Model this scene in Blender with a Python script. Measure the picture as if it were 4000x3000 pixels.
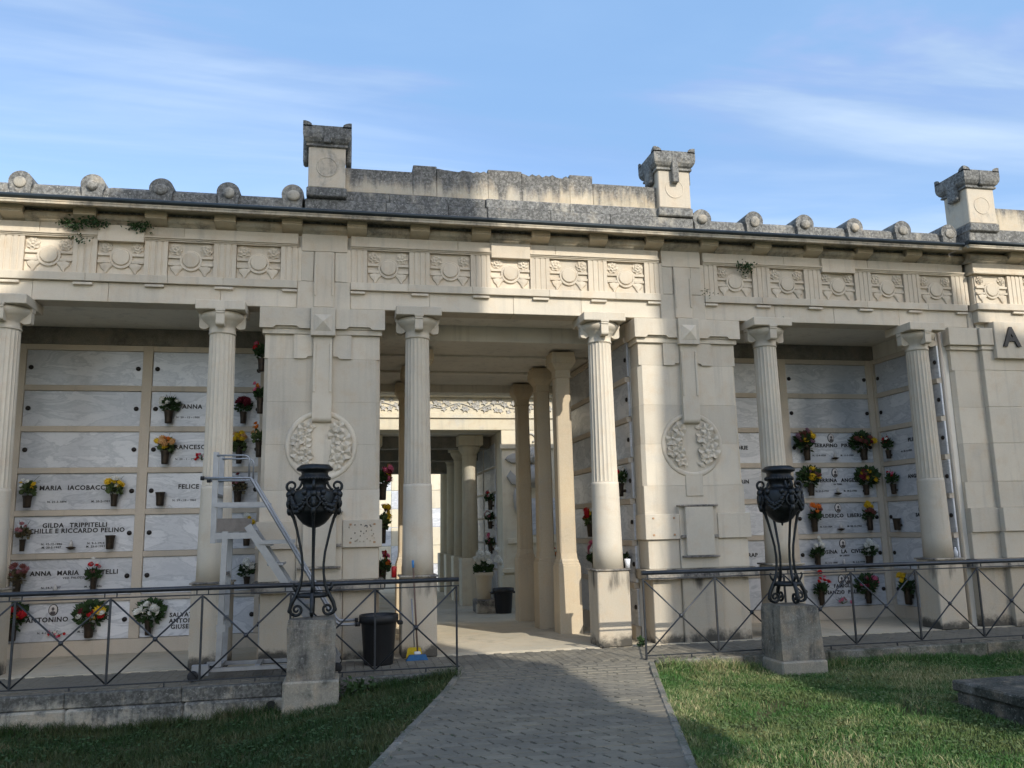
import bpy, math, random
import numpy as np
from mathutils import Vector, Matrix
random.seed(7); RNG = np.random.default_rng(7)
sc = bpy.context.scene
for o in list(bpy.data.objects): bpy.data.objects.remove(o)
COL = sc.collection
PI = math.pi
R = math.radians

# ------------------------------------------------------------------ camera
EYE = Vector((0, 0, 1.58))
YAW, PITCH, ROLL = R(11.62), R(9.75), R(1.244)
fw = Vector((math.sin(YAW)*math.cos(PITCH), math.cos(YAW)*math.cos(PITCH), math.sin(PITCH)))
r0 = Vector((math.cos(YAW), -math.sin(YAW), 0)); u0 = r0.cross(fw)
rt = r0*math.cos(ROLL) - u0*math.sin(ROLL); up = r0*math.sin(ROLL) + u0*math.cos(ROLL)
cd = bpy.data.cameras.new('camera'); cam = bpy.data.objects.new('camera', cd); COL.objects.link(cam)
cam.matrix_world = Matrix(((rt.x, up.x, -fw.x, EYE.x), (rt.y, up.y, -fw.y, EYE.y), (rt.z, up.z, -fw.z, EYE.z), (0, 0, 0, 1)))
cd.sensor_width = 36; cd.lens = 3250/4000*36; cd.clip_end = 2000
sc.camera = cam
sc.render.resolution_x, sc.render.resolution_y = 1024, 768

# ------------------------------------------------------------------ sky, sun, exposure
SUN = Vector((0.38, -1.0, 0.66)).normalized()          # towards the sun
SUN_EL, SUN_AZ = math.asin(SUN.z), math.atan2(SUN.x, SUN.y)
w = bpy.data.worlds.new('World'); sc.world = w; w.use_nodes = True
nt = w.node_tree; nt.nodes.clear()
def wn(t, **k):
    n = nt.nodes.new(t)
    for a, b in k.items(): setattr(n, a, b)
    return n
wo = wn('ShaderNodeOutputWorld'); bg = wn('ShaderNodeBackground'); bg.inputs[1].default_value = 0.15
sky = wn('ShaderNodeTexSky', sky_type='NISHITA', sun_disc=False, sun_elevation=SUN_EL, sun_rotation=SUN_AZ, altitude=400, air_density=1.12, dust_density=2.4, ozone_density=3.2)
tc = wn('ShaderNodeTexCoord')
sep = wn('ShaderNodeSeparateXYZ'); nt.links.new(tc.outputs['Generated'], sep.inputs[0])
# project the view direction on a high plane so the cirrus streaks have perspective
zz = wn('ShaderNodeMath', operation='MAXIMUM'); nt.links.new(sep.outputs[2], zz.inputs[0]); zz.inputs[1].default_value = 0.03
dv = []
for i in (0, 1):
    d = wn('ShaderNodeMath', operation='DIVIDE'); nt.links.new(sep.outputs[i], d.inputs[0]); nt.links.new(zz.outputs[0], d.inputs[1]); dv.append(d)
cmb = wn('ShaderNodeCombineXYZ'); nt.links.new(dv[0].outputs[0], cmb.inputs[0]); nt.links.new(dv[1].outputs[0], cmb.inputs[1])
def cloud(rot, scl, nscale, lo, hi, detail=6, dist=0.4, off=(0, 0, 0)):
    mp = wn('ShaderNodeMapping'); mp.inputs['Rotation'].default_value = (0, 0, R(rot)); mp.inputs['Scale'].default_value = (scl[0], scl[1], 1); mp.inputs['Location'].default_value = off
    nt.links.new(cmb.outputs[0], mp.inputs[0])
    n = wn('ShaderNodeTexNoise'); n.inputs['Scale'].default_value = nscale; n.inputs['Detail'].default_value = detail; n.inputs['Roughness'].default_value = 0.55; n.inputs['Distortion'].default_value = dist
    nt.links.new(mp.outputs[0], n.inputs[0])
    r = wn('ShaderNodeMapRange', interpolation_type='SMOOTHSTEP'); r.inputs[1].default_value = lo; r.inputs[2].default_value = hi
    nt.links.new(n.outputs[0], r.inputs[0]); return r.outputs[0]
c1 = cloud(24, (0.5, 2.0), 1.1, 0.40, 0.70, 8, 0.8)
c2 = cloud(50, (0.6, 1.5), 0.6, 0.34, 0.62, 6, 0.7, (3.1, 1.2, 0))
mm = wn('ShaderNodeMath', operation='MULTIPLY'); nt.links.new(c1, mm.inputs[0]); nt.links.new(c2, mm.inputs[1])
ad = wn('ShaderNodeMath', operation='MULTIPLY_ADD'); nt.links.new(c2, ad.inputs[0]); ad.inputs[1].default_value = 0.38; nt.links.new(mm.outputs[0], ad.inputs[2])
sc1 = wn('ShaderNodeMath', operation='MULTIPLY', use_clamp=True); nt.links.new(ad.outputs[0], sc1.inputs[0]); sc1.inputs[1].default_value = 0.62
mx = wn('ShaderNodeMix', data_type='RGBA', blend_type='LIGHTEN'); nt.links.new(sc1.outputs[0], mx.inputs[0]); nt.links.new(sky.outputs[0], mx.inputs[6])
mx.inputs[7].default_value = (2.8, 3.45, 4.35, 1)
mv = wn('ShaderNodeMix', data_type='RGBA', blend_type='LIGHTEN'); mv.inputs[0].default_value = 0.75; nt.links.new(mx.outputs[2], mv.inputs[6]); mv.inputs[7].default_value = (1.2, 2.1, 3.55, 1)   # even thin veil
nt.links.new(mv.outputs[2], bg.inputs[0]); nt.links.new(bg.outputs[0], wo.inputs[0])
ld = bpy.data.lights.new('sun', 'SUN'); ld.energy = 2.4; ld.angle = R(0.35); ld.color = (1.0, 0.955, 0.87)
lo = bpy.data.objects.new('sun', ld); COL.objects.link(lo); lo.location = (10, -20, 25)
lo.rotation_euler = (-SUN).to_track_quat('-Z', 'Y').to_euler()
vs = sc.view_settings; vs.view_transform = 'Standard'; vs.look = 'None'; vs.gamma = 1; vs.use_curve_mapping = False
vs.exposure = 0.80

# ------------------------------------------------------------------ materials
MATS = {}
class NG:
    def __init__(s, name):
        s.m = bpy.data.materials.new(name); s.m.use_nodes = True; s.t = s.m.node_tree; s.t.nodes.clear()
        s.out = s.n('ShaderNodeOutputMaterial'); s.b = s.n('ShaderNodeBsdfPrincipled'); s.l(s.b.outputs[0], s.out.inputs[0])
        s.geo = s.n('ShaderNodeNewGeometry'); s.pos = s.geo.outputs['Position']
        MATS[name] = s.m
    def n(s, t, **k):
        x = s.t.nodes.new(t)
        for a, b in k.items(): setattr(x, a, b)
        return x
    def l(s, a, b): s.t.links.new(a, b)
    def mapp(s, scale=(1, 1, 1), rot=(0, 0, 0), src=None):
        m = s.n('ShaderNodeMapping'); m.inputs['Scale'].default_value = scale; m.inputs['Rotation'].default_value = rot
        s.l(src or s.pos, m.inputs[0]); return m.outputs[0]
    def noise(s, scale, detail=5, rough=0.55, vec=None, dist=0):
        x = s.n('ShaderNodeTexNoise'); x.inputs['Scale'].default_value = scale; x.inputs['Detail'].default_value = detail
        x.inputs['Roughness'].default_value = rough; x.inputs['Distortion'].default_value = dist
        s.l(vec or s.pos, x.inputs[0]); return x.outputs[0]
    def rng(s, v, lo, hi, a=0., b=1.):
        x = s.n('ShaderNodeMapRange', interpolation_type='SMOOTHSTEP'); x.inputs[1].default_value = lo; x.inputs[2].default_value = hi; x.inputs[3].default_value = a; x.inputs[4].default_value = b
        s.l(v, x.inputs[0]); return x.outputs[0]
    def math(s, op, a, b=None, clamp=False):
        x = s.n('ShaderNodeMath', operation=op, use_clamp=clamp)
        for i, v in enumerate((a, b)):
            if v is None: continue
            if isinstance(v, (int, float)): x.inputs[i].default_value = v
            else: s.l(v, x.inputs[i])
        return x.outputs[0]
    def mix(s, f, a, b, mode='MIX'):
        x = s.n('ShaderNodeMix', data_type='RGBA', blend_type=mode)
        for i, v in ((0, f), (6, a), (7, b)):
            if isinstance(v, (int, float)): x.inputs[i].default_value = v
            elif isinstance(v, tuple): x.inputs[i].default_value = (*v, 1) if len(v) == 3 else v
            else: s.l(v, x.inputs[i])
        return x.outputs[2]
    def z(s):
        x = s.n('ShaderNodeSeparateXYZ'); s.l(s.pos, x.inputs[0]); return x.outputs[2]
    def rand(s):
        return s.n('ShaderNodeObjectInfo').outputs['Random']
    def hsv(s, c, val):
        x = s.n('ShaderNodeHueSaturation'); s.l(val, x.inputs['Value']); s.l(c, x.inputs['Color']); return x.outputs[0]
    def fin(s, col, rough=0.8, bump=None, bstr=0.3, bdist=0.01, metal=0., spec=0.3):
        if isinstance(col, tuple): s.b.inputs['Base Color'].default_value = (*col, 1)
        else: s.l(col, s.b.inputs['Base Color'])
        if isinstance(rough, (int, float)): s.b.inputs['Roughness'].default_value = rough
        else: s.l(rough, s.b.inputs['Roughness'])
        s.b.inputs['Metallic'].default_value = metal; s.b.inputs['Specular IOR Level'].default_value = spec
        if bump is not None:
            x = s.n('ShaderNodeBump'); x.inputs['Strength'].default_value = bstr; x.inputs['Distance'].default_value = bdist
            s.l(bump, x.inputs['Height']); s.l(x.outputs[0], s.b.inputs['Normal'])
        return s.m
def limestone(name, c1, c2, warm=0.5, weather=0.0, wlo=0.5, whi=0.7, dark=(0.075, 0.072, 0.066), zlo=None, zhi=None, streak=0.0, speck=0.0, base_mold=0.0, rust=0.36):
    g = NG(name)
    big = g.noise(0.9, 4); mid = g.noise(5.5, 6, 0.6); fine = g.noise(70, 4, 0.7)
    col = g.mix(g.rng(big, 0.3, 0.7), c1, c2)
    col = g.mix(g.math('MULTIPLY', g.rng(mid, 0.45, 0.75), rust), col, (0.50, 0.36, 0.22))
    blot = g.noise(1.7, 6, 0.65, None, 0.6); col = g.mix(g.math('MULTIPLY', g.rng(blot, 0.54, 0.72), 0.28), col, (0.40, 0.385, 0.36))
    vst = g.noise(1.0, 5, 0.6, g.mapp((9, 9, 0.55)))
    col = g.mix(g.math('MULTIPLY', g.rng(vst, 0.50, 0.75), 0.32), col, (0.27, 0.25, 0.22))
    col = g.mix(g.math('MULTIPLY', g.rng(fine, 0.35, 0.7), 0.13), col, (0.80, 0.74, 0.62))
    if weather:
        a = g.noise(2.2, 8, 0.68, None, 0.4); b = g.noise(1.0, 6, 0.65, g.mapp((7, 7, 1.0)), 0.5)
        v = g.math('ADD', g.math('MULTIPLY', a, 1-streak), g.math('MULTIPLY', b, streak))
        if zlo is not None:
            v = g.math('ADD', v, g.rng(g.z(), zlo, zhi, -0.22, 0.2))
        f = g.math('MULTIPLY', g.rng(v, wlo, whi), weather)
        dk = g.mix(g.rng(g.noise(25, 5, 0.7), 0.4, 0.65), dark, tuple(min(1, 2.6*x) for x in dark))
        col = g.mix(f, col, dk)
    if speck:
        s1 = g.noise(42, 3, 0.6); col = g.mix(g.math('MULTIPLY', g.rng(s1, 0.60, 0.68), speck), col, (0.55, 0.53, 0.46))
    if base_mold:
        n1 = g.noise(2.8, 7, 0.7); zz = g.z()
        h = g.math('ADD', g.math('MULTIPLY', n1, 1.0), g.rng(zz, 0.0, 0.34, 0.16, -0.30))
        h2 = g.math('ADD', g.noise(1.0, 6, 0.6, g.mapp((4.5, 4.5, 0.9))), g.rng(zz, 0.45, 0.86, -0.36, -0.01))
        f = g.math('MULTIPLY', g.math('MAXIMUM', g.rng(h, 0.42, 0.66), g.rng(h2, 0.46, 0.70)), base_mold)
        col = g.mix(f, col, (0.05, 0.047, 0.04))
    col = g.hsv(col, g.math('ADD', g.math('MULTIPLY', g.rand(), 0.17), 0.91))
    bmp = g.math('ADD', g.math('MULTIPLY', fine, 0.5), mid)
    return g.fin(col, 0.86, bmp, 0.35, 0.006, 0, 0.2)
limestone('stone', (0.60, 0.525, 0.41), (0.51, 0.455, 0.365))
limestone('stone_frieze', (0.61, 0.52, 0.40), (0.55, 0.48, 0.375), weather=0.35, wlo=0.6, whi=0.8, dark=(0.2, 0.17, 0.13), streak=0.6)
limestone('stone_bracket', (0.60, 0.50, 0.36), (0.54, 0.47, 0.36), weather=0.35, wlo=0.56, whi=0.72, dark=(0.2, 0.17, 0.13), rust=0.5)  # kept paler than the moulding: lit bracket fronts put into the colour
limestone('stone_cornice', (0.52, 0.44, 0.32), (0.43, 0.385, 0.30), weather=0.85, wlo=0.43, whi=0.66, dark=(0.11, 0.1, 0.085), streak=0.5, rust=0.5)  # brown dirt streaks, darkened further to paint the shade between brackets
limestone('stone_attic', (0.53, 0.44, 0.31), (0.46, 0.41, 0.33), weather=0.95, wlo=0.33, whi=0.56, dark=(0.085, 0.083, 0.078), zlo=6.0, zhi=6.85, streak=0.6, speck=0.5)
limestone('stone_parapet', (0.46, 0.42, 0.34), (0.38, 0.36, 0.31), weather=0.95, wlo=0.30, whi=0.50, dark=(0.085, 0.085, 0.082), streak=0.3, speck=0.55)
limestone('stone_boss', (0.46, 0.40, 0.31), (0.38, 0.35, 0.29), weather=0.85, wlo=0.40, whi=0.60, dark=(0.10, 0.10, 0.095), speck=0.3)
limestone('stone_acro', (0.55, 0.47, 0.36), (0.48, 0.43, 0.35), weather=0.7, wlo=0.52, whi=0.68, dark=(0.12, 0.12, 0.115), streak=0.3, speck=0.2)
limestone('stone_plinth', (0.50, 0.42, 0.31), (0.44, 0.385, 0.30), weather=0.3, wlo=0.55, whi=0.75, dark=(0.16, 0.14, 0.11), base_mold=0.92)
limestone('stone_ledge', (0.42, 0.36, 0.27), (0.36, 0.32, 0.26), weather=0.95, wlo=0.42, whi=0.56, dark=(0.07, 0.065, 0.06), streak=0.2, speck=0.4)
limestone('stone_pedestal', (0.20, 0.185, 0.15), (0.15, 0.145, 0.122), weather=0.9, wlo=0.42, whi=0.62, dark=(0.045, 0.044, 0.04), streak=0.5, speck=0.25)
limestone('stone_grave', (0.06, 0.056, 0.046), (0.042, 0.042, 0.035), weather=0.9, wlo=0.42, whi=0.6, dark=(0.025, 0.027, 0.022), speck=0.3)
limestone('stone_pedbase', (0.24, 0.215, 0.165), (0.19, 0.175, 0.14), weather=0.9, wlo=0.5, whi=0.66, dark=(0.06, 0.06, 0.05), streak=0.3, speck=0.2)
limestone('stone_kerb_dark', (0.10, 0.095, 0.075), (0.075, 0.075, 0.06), weather=0.8, wlo=0.46, whi=0.62, dark=(0.03, 0.034, 0.024), speck=0.2)
limestone('stone_wall', (0.31, 0.28, 0.22), (0.25, 0.235, 0.19), weather=0.95, wlo=0.45, whi=0.57, dark=(0.055, 0.055, 0.05), zlo=-0.75, zhi=0.25, streak=0.35, speck=0.25)
limestone('stone_kerb', (0.165, 0.155, 0.13), (0.13, 0.125, 0.108), weather=0.8, wlo=0.46, whi=0.64, dark=(0.05, 0.055, 0.04), speck=0.2)
limestone('stone_pillar', (0.52, 0.42, 0.28), (0.46, 0.38, 0.27), weather=0.15, dark=(0.2, 0.17, 0.13), rust=0.4)
limestone('stone_niche', (0.54, 0.46, 0.36), (0.48, 0.42, 0.34), rust=0.15)
limestone('stone_far', (0.66, 0.58, 0.42), (0.60, 0.55, 0.43), weather=0.3, wlo=0.58, whi=0.7, dark=(0.25, 0.25, 0.26))
limestone('plaster', (0.74, 0.70, 0.61), (0.66, 0.62, 0.54), rust=0.08)
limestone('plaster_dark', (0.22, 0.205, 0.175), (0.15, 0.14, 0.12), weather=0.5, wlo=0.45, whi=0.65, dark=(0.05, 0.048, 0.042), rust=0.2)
limestone('floor_stone', (0.52, 0.45, 0.33), (0.43, 0.385, 0.29), weather=0.4, wlo=0.5, whi=0.7, dark=(0.14, 0.13, 0.1))
limestone('relief_grey', (0.42, 0.40, 0.36), (0.36, 0.35, 0.32), rust=0.1)
def marble():
    g = NG('marble')
    rv = g.n('ShaderNodeVectorMath', operation='ADD'); g.l(g.pos, rv.inputs[0])
    ro = g.rand(); cm = g.n('ShaderNodeCombineXYZ'); g.l(g.math('MULTIPLY', ro, 37.0), cm.inputs[0]); g.l(g.math('MULTIPLY', ro, 17.0), cm.inputs[2]); g.l(cm.outputs[0], rv.inputs[1])
    mp = g.mapp((1.0, 1.0, 2.6), (0, R(38), 0), rv.outputs[0])
    a = g.noise(1.6, 8, 0.62, mp, 0.9); b = g.noise(4.5, 7, 0.6, mp, 1.2); c = g.noise(0.8, 3, 0.5, rv.outputs[0])
    v = g.math('ABSOLUTE', g.math('SUBTRACT', a, 0.5)); vein = g.rng(v, 0.0, 0.05, 1, 0)
    v2 = g.math('ABSOLUTE', g.math('SUBTRACT', b, 0.52)); vein2 = g.rng(v2, 0.0, 0.03, 1, 0)
    col = g.mix(g.rng(c, 0.3, 0.7), (0.66, 0.665, 0.67), (0.56, 0.57, 0.59))
    col = g.mix(g.math('MULTIPLY', g.rng(a, 0.40, 0.68), 0.45), col, (0.36, 0.38, 0.41))
    col = g.mix(g.math('MULTIPLY', vein, 0.40), col, (0.27, 0.29, 0.32)); col = g.mix(g.math('MULTIPLY', vein2, 0.22), col, (0.32, 0.34, 0.37))
    col = g.hsv(col, g.math('ADD', g.math('MULTIPLY', ro, 0.2), 0.88))
    g.fin(col, 0.24, None, 0, 0, 0, 0.45)
marble()
def simple(name, col, rough=0.5, metal=0., var=0.25, scale=12, bstr=0.2, spec=0.4, c2=None):
    g = NG(name); n = g.noise(scale, 5, 0.6)
    c = g.mix(g.rng(n, 0.35, 0.7), col, c2 or tuple(x*(1-var) for x in col))
    g.fin(c, rough, g.noise(scale*6, 3), bstr, 0.002, metal, spec)
simple('iron', (0.028, 0.031, 0.034), 0.42, 0.6, 0.4, 20, 0.25, 0.5, (0.016, 0.019, 0.02))
simple('rail_paint', (0.045, 0.05, 0.058), 0.38, 0.5, 0.3, 15, 0.1, 0.5)
simple('gutter_metal', (0.045, 0.055, 0.058), 0.45, 0.4, 0.3, 4, 0.1)
simple('aluminium', (0.31, 0.32, 0.335), 0.42, 0.6, 0.15, 9, 0.08, 0.5); simple('ply', (0.20, 0.175, 0.15), 0.7)
simple('black_plastic', (0.012, 0.012, 0.013), 0.45, 0, 0.2, 6, 0.15, 0.4)
simple('rubber', (0.02, 0.02, 0.021), 0.7)
simple('bronze', (0.055, 0.038, 0.024), 0.45, 0.6, 0.5, 18, 0.25, 0.5, (0.03, 0.024, 0.018))
simple('stud_metal', (0.03, 0.025, 0.022), 0.5, 0.5)
simple('letter_metal', (0.035, 0.032, 0.03), 0.5, 0.3)
simple('ceramic', (0.62, 0.58, 0.54), 0.2, 0, 0.1); simple('photo_dark', (0.09, 0.08, 0.08), 0.3); simple('photo_skin', (0.42, 0.30, 0.25), 0.4)
simple('glass_lamp', (0.55, 0.53, 0.5), 0.25); simple('wax_red', (0.45, 0.02, 0.02), 0.3); simple('white_plastic', (0.75, 0.76, 0.78), 0.4)
simple('yellow_plastic', (0.62, 0.44, 0.02), 0.4); simple('blue_bristle', (0.03, 0.12, 0.28), 0.7); simple('blue_plastic', (0.06, 0.25, 0.55), 0.4); simple('wood_stick', (0.16, 0.10, 0.07), 0.6)
simple('gap_dirt', (0.03, 0.032, 0.02), 0.95, 0, 0.4, 20, 0.5, 0.1, (0.02, 0.028, 0.012))
simple('terracotta', (0.42, 0.25, 0.14), 0.8); simple('bark', (0.10, 0.075, 0.05), 0.9)
for nm, c in dict(leaf=(0.045, 0.085, 0.03), leaf_pale=(0.10, 0.14, 0.05), leaf_dry=(0.16, 0.13, 0.07)).items(): simple(nm, c, 0.6, 0, 0.5, 30, 0.1, 0.2)
FLW = dict(white=(0.78, 0.77, 0.70), red=(0.55, 0.025, 0.03), pink=(0.68, 0.16, 0.26), yellow=(0.75, 0.50, 0.03), orange=(0.72, 0.20, 0.03), darkred=(0.16, 0.018, 0.03), rust=(0.22, 0.075, 0.06), dusty=(0.38, 0.16, 0.17), peach=(0.65, 0.38, 0.16), lilac=(0.30, 0.16, 0.22))
for nm, c in FLW.items(): simple('petal_'+nm, c, 0.6, 0, 0.3, 60, 0.1, 0.2)
def paver_mat():
    g = NG('paver'); r = g.rand()
    a = g.noise(1.3, 5); f = g.noise(140, 3, 0.7); m = g.noise(14, 5, 0.6)
    col = g.mix(g.rng(a, 0.35, 0.65), (0.20, 0.178, 0.134), (0.155, 0.141, 0.112))
    col = g.mix(g.math('MULTIPLY', g.rng(f, 0.4, 0.7), 0.35), col, (0.22, 0.205, 0.175))
    col = g.mix(g.math('MULTIPLY', g.rng(m, 0.55, 0.72), 0.4), col, (0.06, 0.056, 0.046))
    col = g.hsv(col, g.math('ADD', g.math('MULTIPLY', r, 0.26), 0.88))
    g.fin(col, 0.9, g.math('ADD', f, m), 0.5, 0.004, 0, 0.15)
paver_mat()
def lawn_mat():
    g = NG('lawn_soil'); a = g.noise(1.6, 6, 0.6); b = g.noise(9, 5, 0.65)
    col = g.mix(g.rng(a, 0.4, 0.62), (0.03, 0.045, 0.015), (0.09, 0.08, 0.04)); col = g.mix(g.math('MULTIPLY', g.rng(b, 0.5, 0.7), 0.6), col, (0.035, 0.05, 0.018))
    g.fin(col, 0.95, g.noise(60, 4, 0.7), 0.8, 0.02, 0, 0.1)
    for nm_, f_ in (('grass_blade', .75), ('grass_blade_dry_lit', 1.95)):  # shaded left and sunlit right lawn put into the colours; right also strawier
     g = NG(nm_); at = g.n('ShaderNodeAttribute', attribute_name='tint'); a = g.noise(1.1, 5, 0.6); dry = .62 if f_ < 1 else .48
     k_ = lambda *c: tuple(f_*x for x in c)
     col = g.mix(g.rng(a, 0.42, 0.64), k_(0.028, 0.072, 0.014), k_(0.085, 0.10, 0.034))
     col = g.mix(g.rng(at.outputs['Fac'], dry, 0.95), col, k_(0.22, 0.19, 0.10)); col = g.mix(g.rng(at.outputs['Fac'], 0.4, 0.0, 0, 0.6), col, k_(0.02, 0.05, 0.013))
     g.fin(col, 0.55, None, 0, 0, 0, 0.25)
lawn_mat()
simple('ground_soil', (0.12, 0.12, 0.06), 0.95)

# ------------------------------------------------------------------ mesh helpers
class MB:
    def __init__(s): s.v = []; s.f = []; s.sm = []
    def add(s, v, f, sm=False):
        n = len(s.v); s.v += [tuple(p) for p in v]; s.f += [tuple(i+n for i in q) for q in f]; s.sm += [sm]*len(f); return s
    def box(s, x0, x1, y0, y1, z0, z1):
        v = [(x, y, z) for z in (z0, z1) for y in (y0, y1) for x in (x0, x1)]
        return s.add(v, [(0, 2, 3, 1), (4, 5, 7, 6), (0, 1, 5, 4), (2, 6, 7, 3), (0, 4, 6, 2), (1, 3, 7, 5)])
    def cbox(s, x0, x1, y0, y1, z0, z1, c=0.005):
        c = min(c, (x1-x0)*.4, (y1-y0)*.4, (z1-z0)*.4)
        xs = (x0, x1); ys = (y0, y1); zs = (z0, z1); v = []; idx = {}
        sg = (1, -1)
        for i in (0, 1):
            for j in (0, 1):
                for k in (0, 1):
                    for a in range(3):
                        p = [xs[i]+sg[i]*c, ys[j]+sg[j]*c, zs[k]+sg[k]*c]
                        p[a] = (xs[i], ys[j], zs[k])[a]
                        idx[i, j, k, a] = len(v); v.append(p)
        f = []
        for i in (0, 1):
            q = [idx[i, 0, 0, 0], idx[i, 1, 0, 0], idx[i, 1, 1, 0], idx[i, 0, 1, 0]]; f.append(tuple(q if i else q[::-1]))
            q = [idx[0, i, 0, 1], idx[1, i, 0, 1], idx[1, i, 1, 1], idx[0, i, 1, 1]]; f.append(tuple(q[::-1] if i else q))
            q = [idx[0, 0, i, 2], idx[1, 0, i, 2], idx[1, 1, i, 2], idx[0, 1, i, 2]]; f.append(tuple(q if i else q[::-1]))
        for i in (0, 1):
            for j in (0, 1):
                f.append((idx[i, j, 0, 0], idx[i, j, 0, 1], idx[i, j, 1, 1], idx[i, j, 1, 0]))
                f.append((idx[i, 0, j, 0], idx[i, 0, j, 2], idx[i, 1, j, 2], idx[i, 1, j, 0]))
                f.append((idx[0, i, j, 1], idx[0, i, j, 2], idx[1, i, j, 2], idx[1, i, j, 1]))
                for k in (0, 1): f.append((idx[i, j, k, 0], idx[i, j, k, 1], idx[i, j, k, 2]))
        return s.add(v, f)
    def prism(s, poly, a0, a1, axis='y', sm=False):
        """polygon in the two other axes (x,z for y; y,z for x; x,y for z), extruded a0..a1"""
        def P(p, a): return (p[0], a, p[1]) if axis == 'y' else ((a, p[0], p[1]) if axis == 'x' else (p[0], p[1], a))
        n = len(poly); v = [P(p, a0) for p in poly]+[P(p, a1) for p in poly]
        s.add(v, [tuple(range(n))]+[tuple(range(2*n-1, n-1, -1))]); m = len(s.v)-2*n
        for i in range(n):
            j = (i+1) % n; s.f.append((m+i, m+n+i, m+n+j, m+j)); s.sm.append(sm)
        return s
    def lathe(s, prof, n=24, c=(0, 0, 0), sm=True, axis='z', mod=None):
        v = []
        for (r, z) in prof:
            for i in range(n):
                a = 2*PI*i/n; rr = r*(mod(a) if mod else 1)
                x, y = rr*math.cos(a), rr*math.sin(a)
                v.append((c[0]+x, c[1]+y, c[2]+z) if axis == 'z' else (c[0]+x, c[1]-z, c[2]+y))
        m = len(prof); f = [(k*n+i, k*n+(i+1) % n, (k+1)*n+(i+1) % n, (k+1)*n+i) for k in range(m-1) for i in range(n)]
        s.add(v, f, sm)
        b = len(s.v)-m*n
        if prof[0][0] > 1e-4: s.f.append(tuple(b+i for i in range(n-1, -1, -1))); s.sm.append(False)
        if prof[-1][0] > 1e-4: s.f.append(tuple(b+(m-1)*n+i for i in range(n))); s.sm.append(False)
        return s
    def tube(s, path, r, n=8, cap=True, sm=True, flat=None):
        P = [Vector(p) for p in path]; m = len(P); rr = r if isinstance(r, (list, tuple)) else [r]*m
        v = []; prev = None
        for i in range(m):
            t = (P[min(i+1, m-1)]-P[max(i-1, 0)]).normalized()
            if prev is None:
                h = Vector((0, 0, 1)) if abs(t.z) < 0.9 else Vector((1, 0, 0)); a = t.cross(h).normalized()
            else:
                a = prev - t*prev.dot(t); a = a.normalized() if a.length > 1e-6 else t.orthogonal().normalized()
            prev = a; b = t.cross(a)
            for k in range(n):
                g = 2*PI*k/n+PI/n
                ca, sa = math.cos(g), math.sin(g)
                if flat: ca *= flat[0]; sa *= flat[1]
                v.append(P[i]+a*(rr[i]*ca)+b*(rr[i]*sa))
        f = [(i*n+k, i*n+(k+1) % n, (i+1)*n+(k+1) % n, (i+1)*n+k) for i in range(m-1) for k in range(n)]
        s.add(v, f, sm)
        if cap:
            b0 = len(s.v)-m*n; s.f.append(tuple(b0+k for k in range(n-1, -1, -1))); s.f.append(tuple(b0+(m-1)*n+k for k in range(n))); s.sm += [False, False]
        return s
    def ell(s, c, r, n=8, m=6, rotm=None):
        v = []
        for j in range(m+1):
            th = PI*j/m
            for i in range(n):
                a = 2*PI*i/n; p = Vector((r[0]*math.sin(th)*math.cos(a), r[1]*math.sin(th)*math.sin(a), r[2]*math.cos(th)))
                if rotm: p = rotm @ p
                v.append((c[0]+p.x, c[1]+p.y, c[2]+p.z))
        return s.add(v, [(j*n+i, (j+1)*n+i, (j+1)*n+(i+1) % n, j*n+(i+1) % n) for j in range(m) for i in range(n)], True)
    def mesh(s, name, off=(0, 0, 0)):
        me = bpy.data.meshes.new(name)
        me.from_pydata([(p[0]-off[0], p[1]-off[1], p[2]-off[2]) for p in s.v], [], s.f)
        me.polygons.foreach_set('use_smooth', s.sm); me.update(); return me
    def center(s):
        a = np.array(s.v); return tuple((a.min(0)+a.max(0))/2)
BASE = {}
def link(o, parent, loc):
    COL.objects.link(o); BASE[o.name] = Vector(loc)
    if parent is not None: o.parent = parent; o.location = Vector(loc)-BASE[parent.name]
    else: o.location = loc
    return o
def thing(name, label, cat, loc, group=None, kind=None, rz=0):
    o = bpy.data.objects.new(name, None); o.empty_display_size = 0.2; link(o, None, loc); o.rotation_euler[2] = rz
    return tag(o, label, cat, group, kind)
def tag(o, label=None, cat=None, group=None, kind=None):
    for k, v in (('label', label), ('category', cat), ('group', group), ('kind', kind)):
        if v: o[k] = v
    return o
def part(name, mb, mat, parent=None, label=None):
    """mesh given in world coordinates, origin put at its centre"""
    c = mb.center(); me = mb.mesh(name, c); me.materials.append(MATS[mat])
    o = bpy.data.objects.new(name, me); link(o, parent, c)
    if label: o['label'] = label
    return o
def mesh_of(name, mb, mat):
    me = mb.mesh(name); me.materials.append(MATS[mat]); return me
def inst(name, me, parent, loc, rot=None, scale=None):
    o = bpy.data.objects.new(name, me); link(o, parent, loc)
    if rot is not None: o.rotation_euler = rot
    if scale is not None: o.scale = (scale,)*3 if isinstance(scale, (int, float)) else scale
    return o
def structure(name, mb, mat): o = part(name, mb, mat); o['kind'] = 'structure'; return o
def smoothstep(a, b, x): t = min(1, max(0, (x-a)/(b-a))); return t*t*(3-2*t)

# ------------------------------------------------------------------ layout numbers
P = 0.848                      # triglyph pitch
XL, XR = -0.27, 4.82           # axes of the two piers
XC = (XL+XR)/2; XW, XE = XL-6*P, XR+6*P
FY = 11.01                     # frieze plane
AY = 11.15                     # attic plane
CY = 11.04                     # column axis
COLS = [XW+1.5*P, XL-1.5*P, 0.972, 3.545, XR+1.5*P, XE-1.5*P]
NY = 12.60                     # niche slab plane
ROWS = [4.19-0.582*k for k in range(7)]
AX = 9.66                      # projecting wing corner

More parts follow.
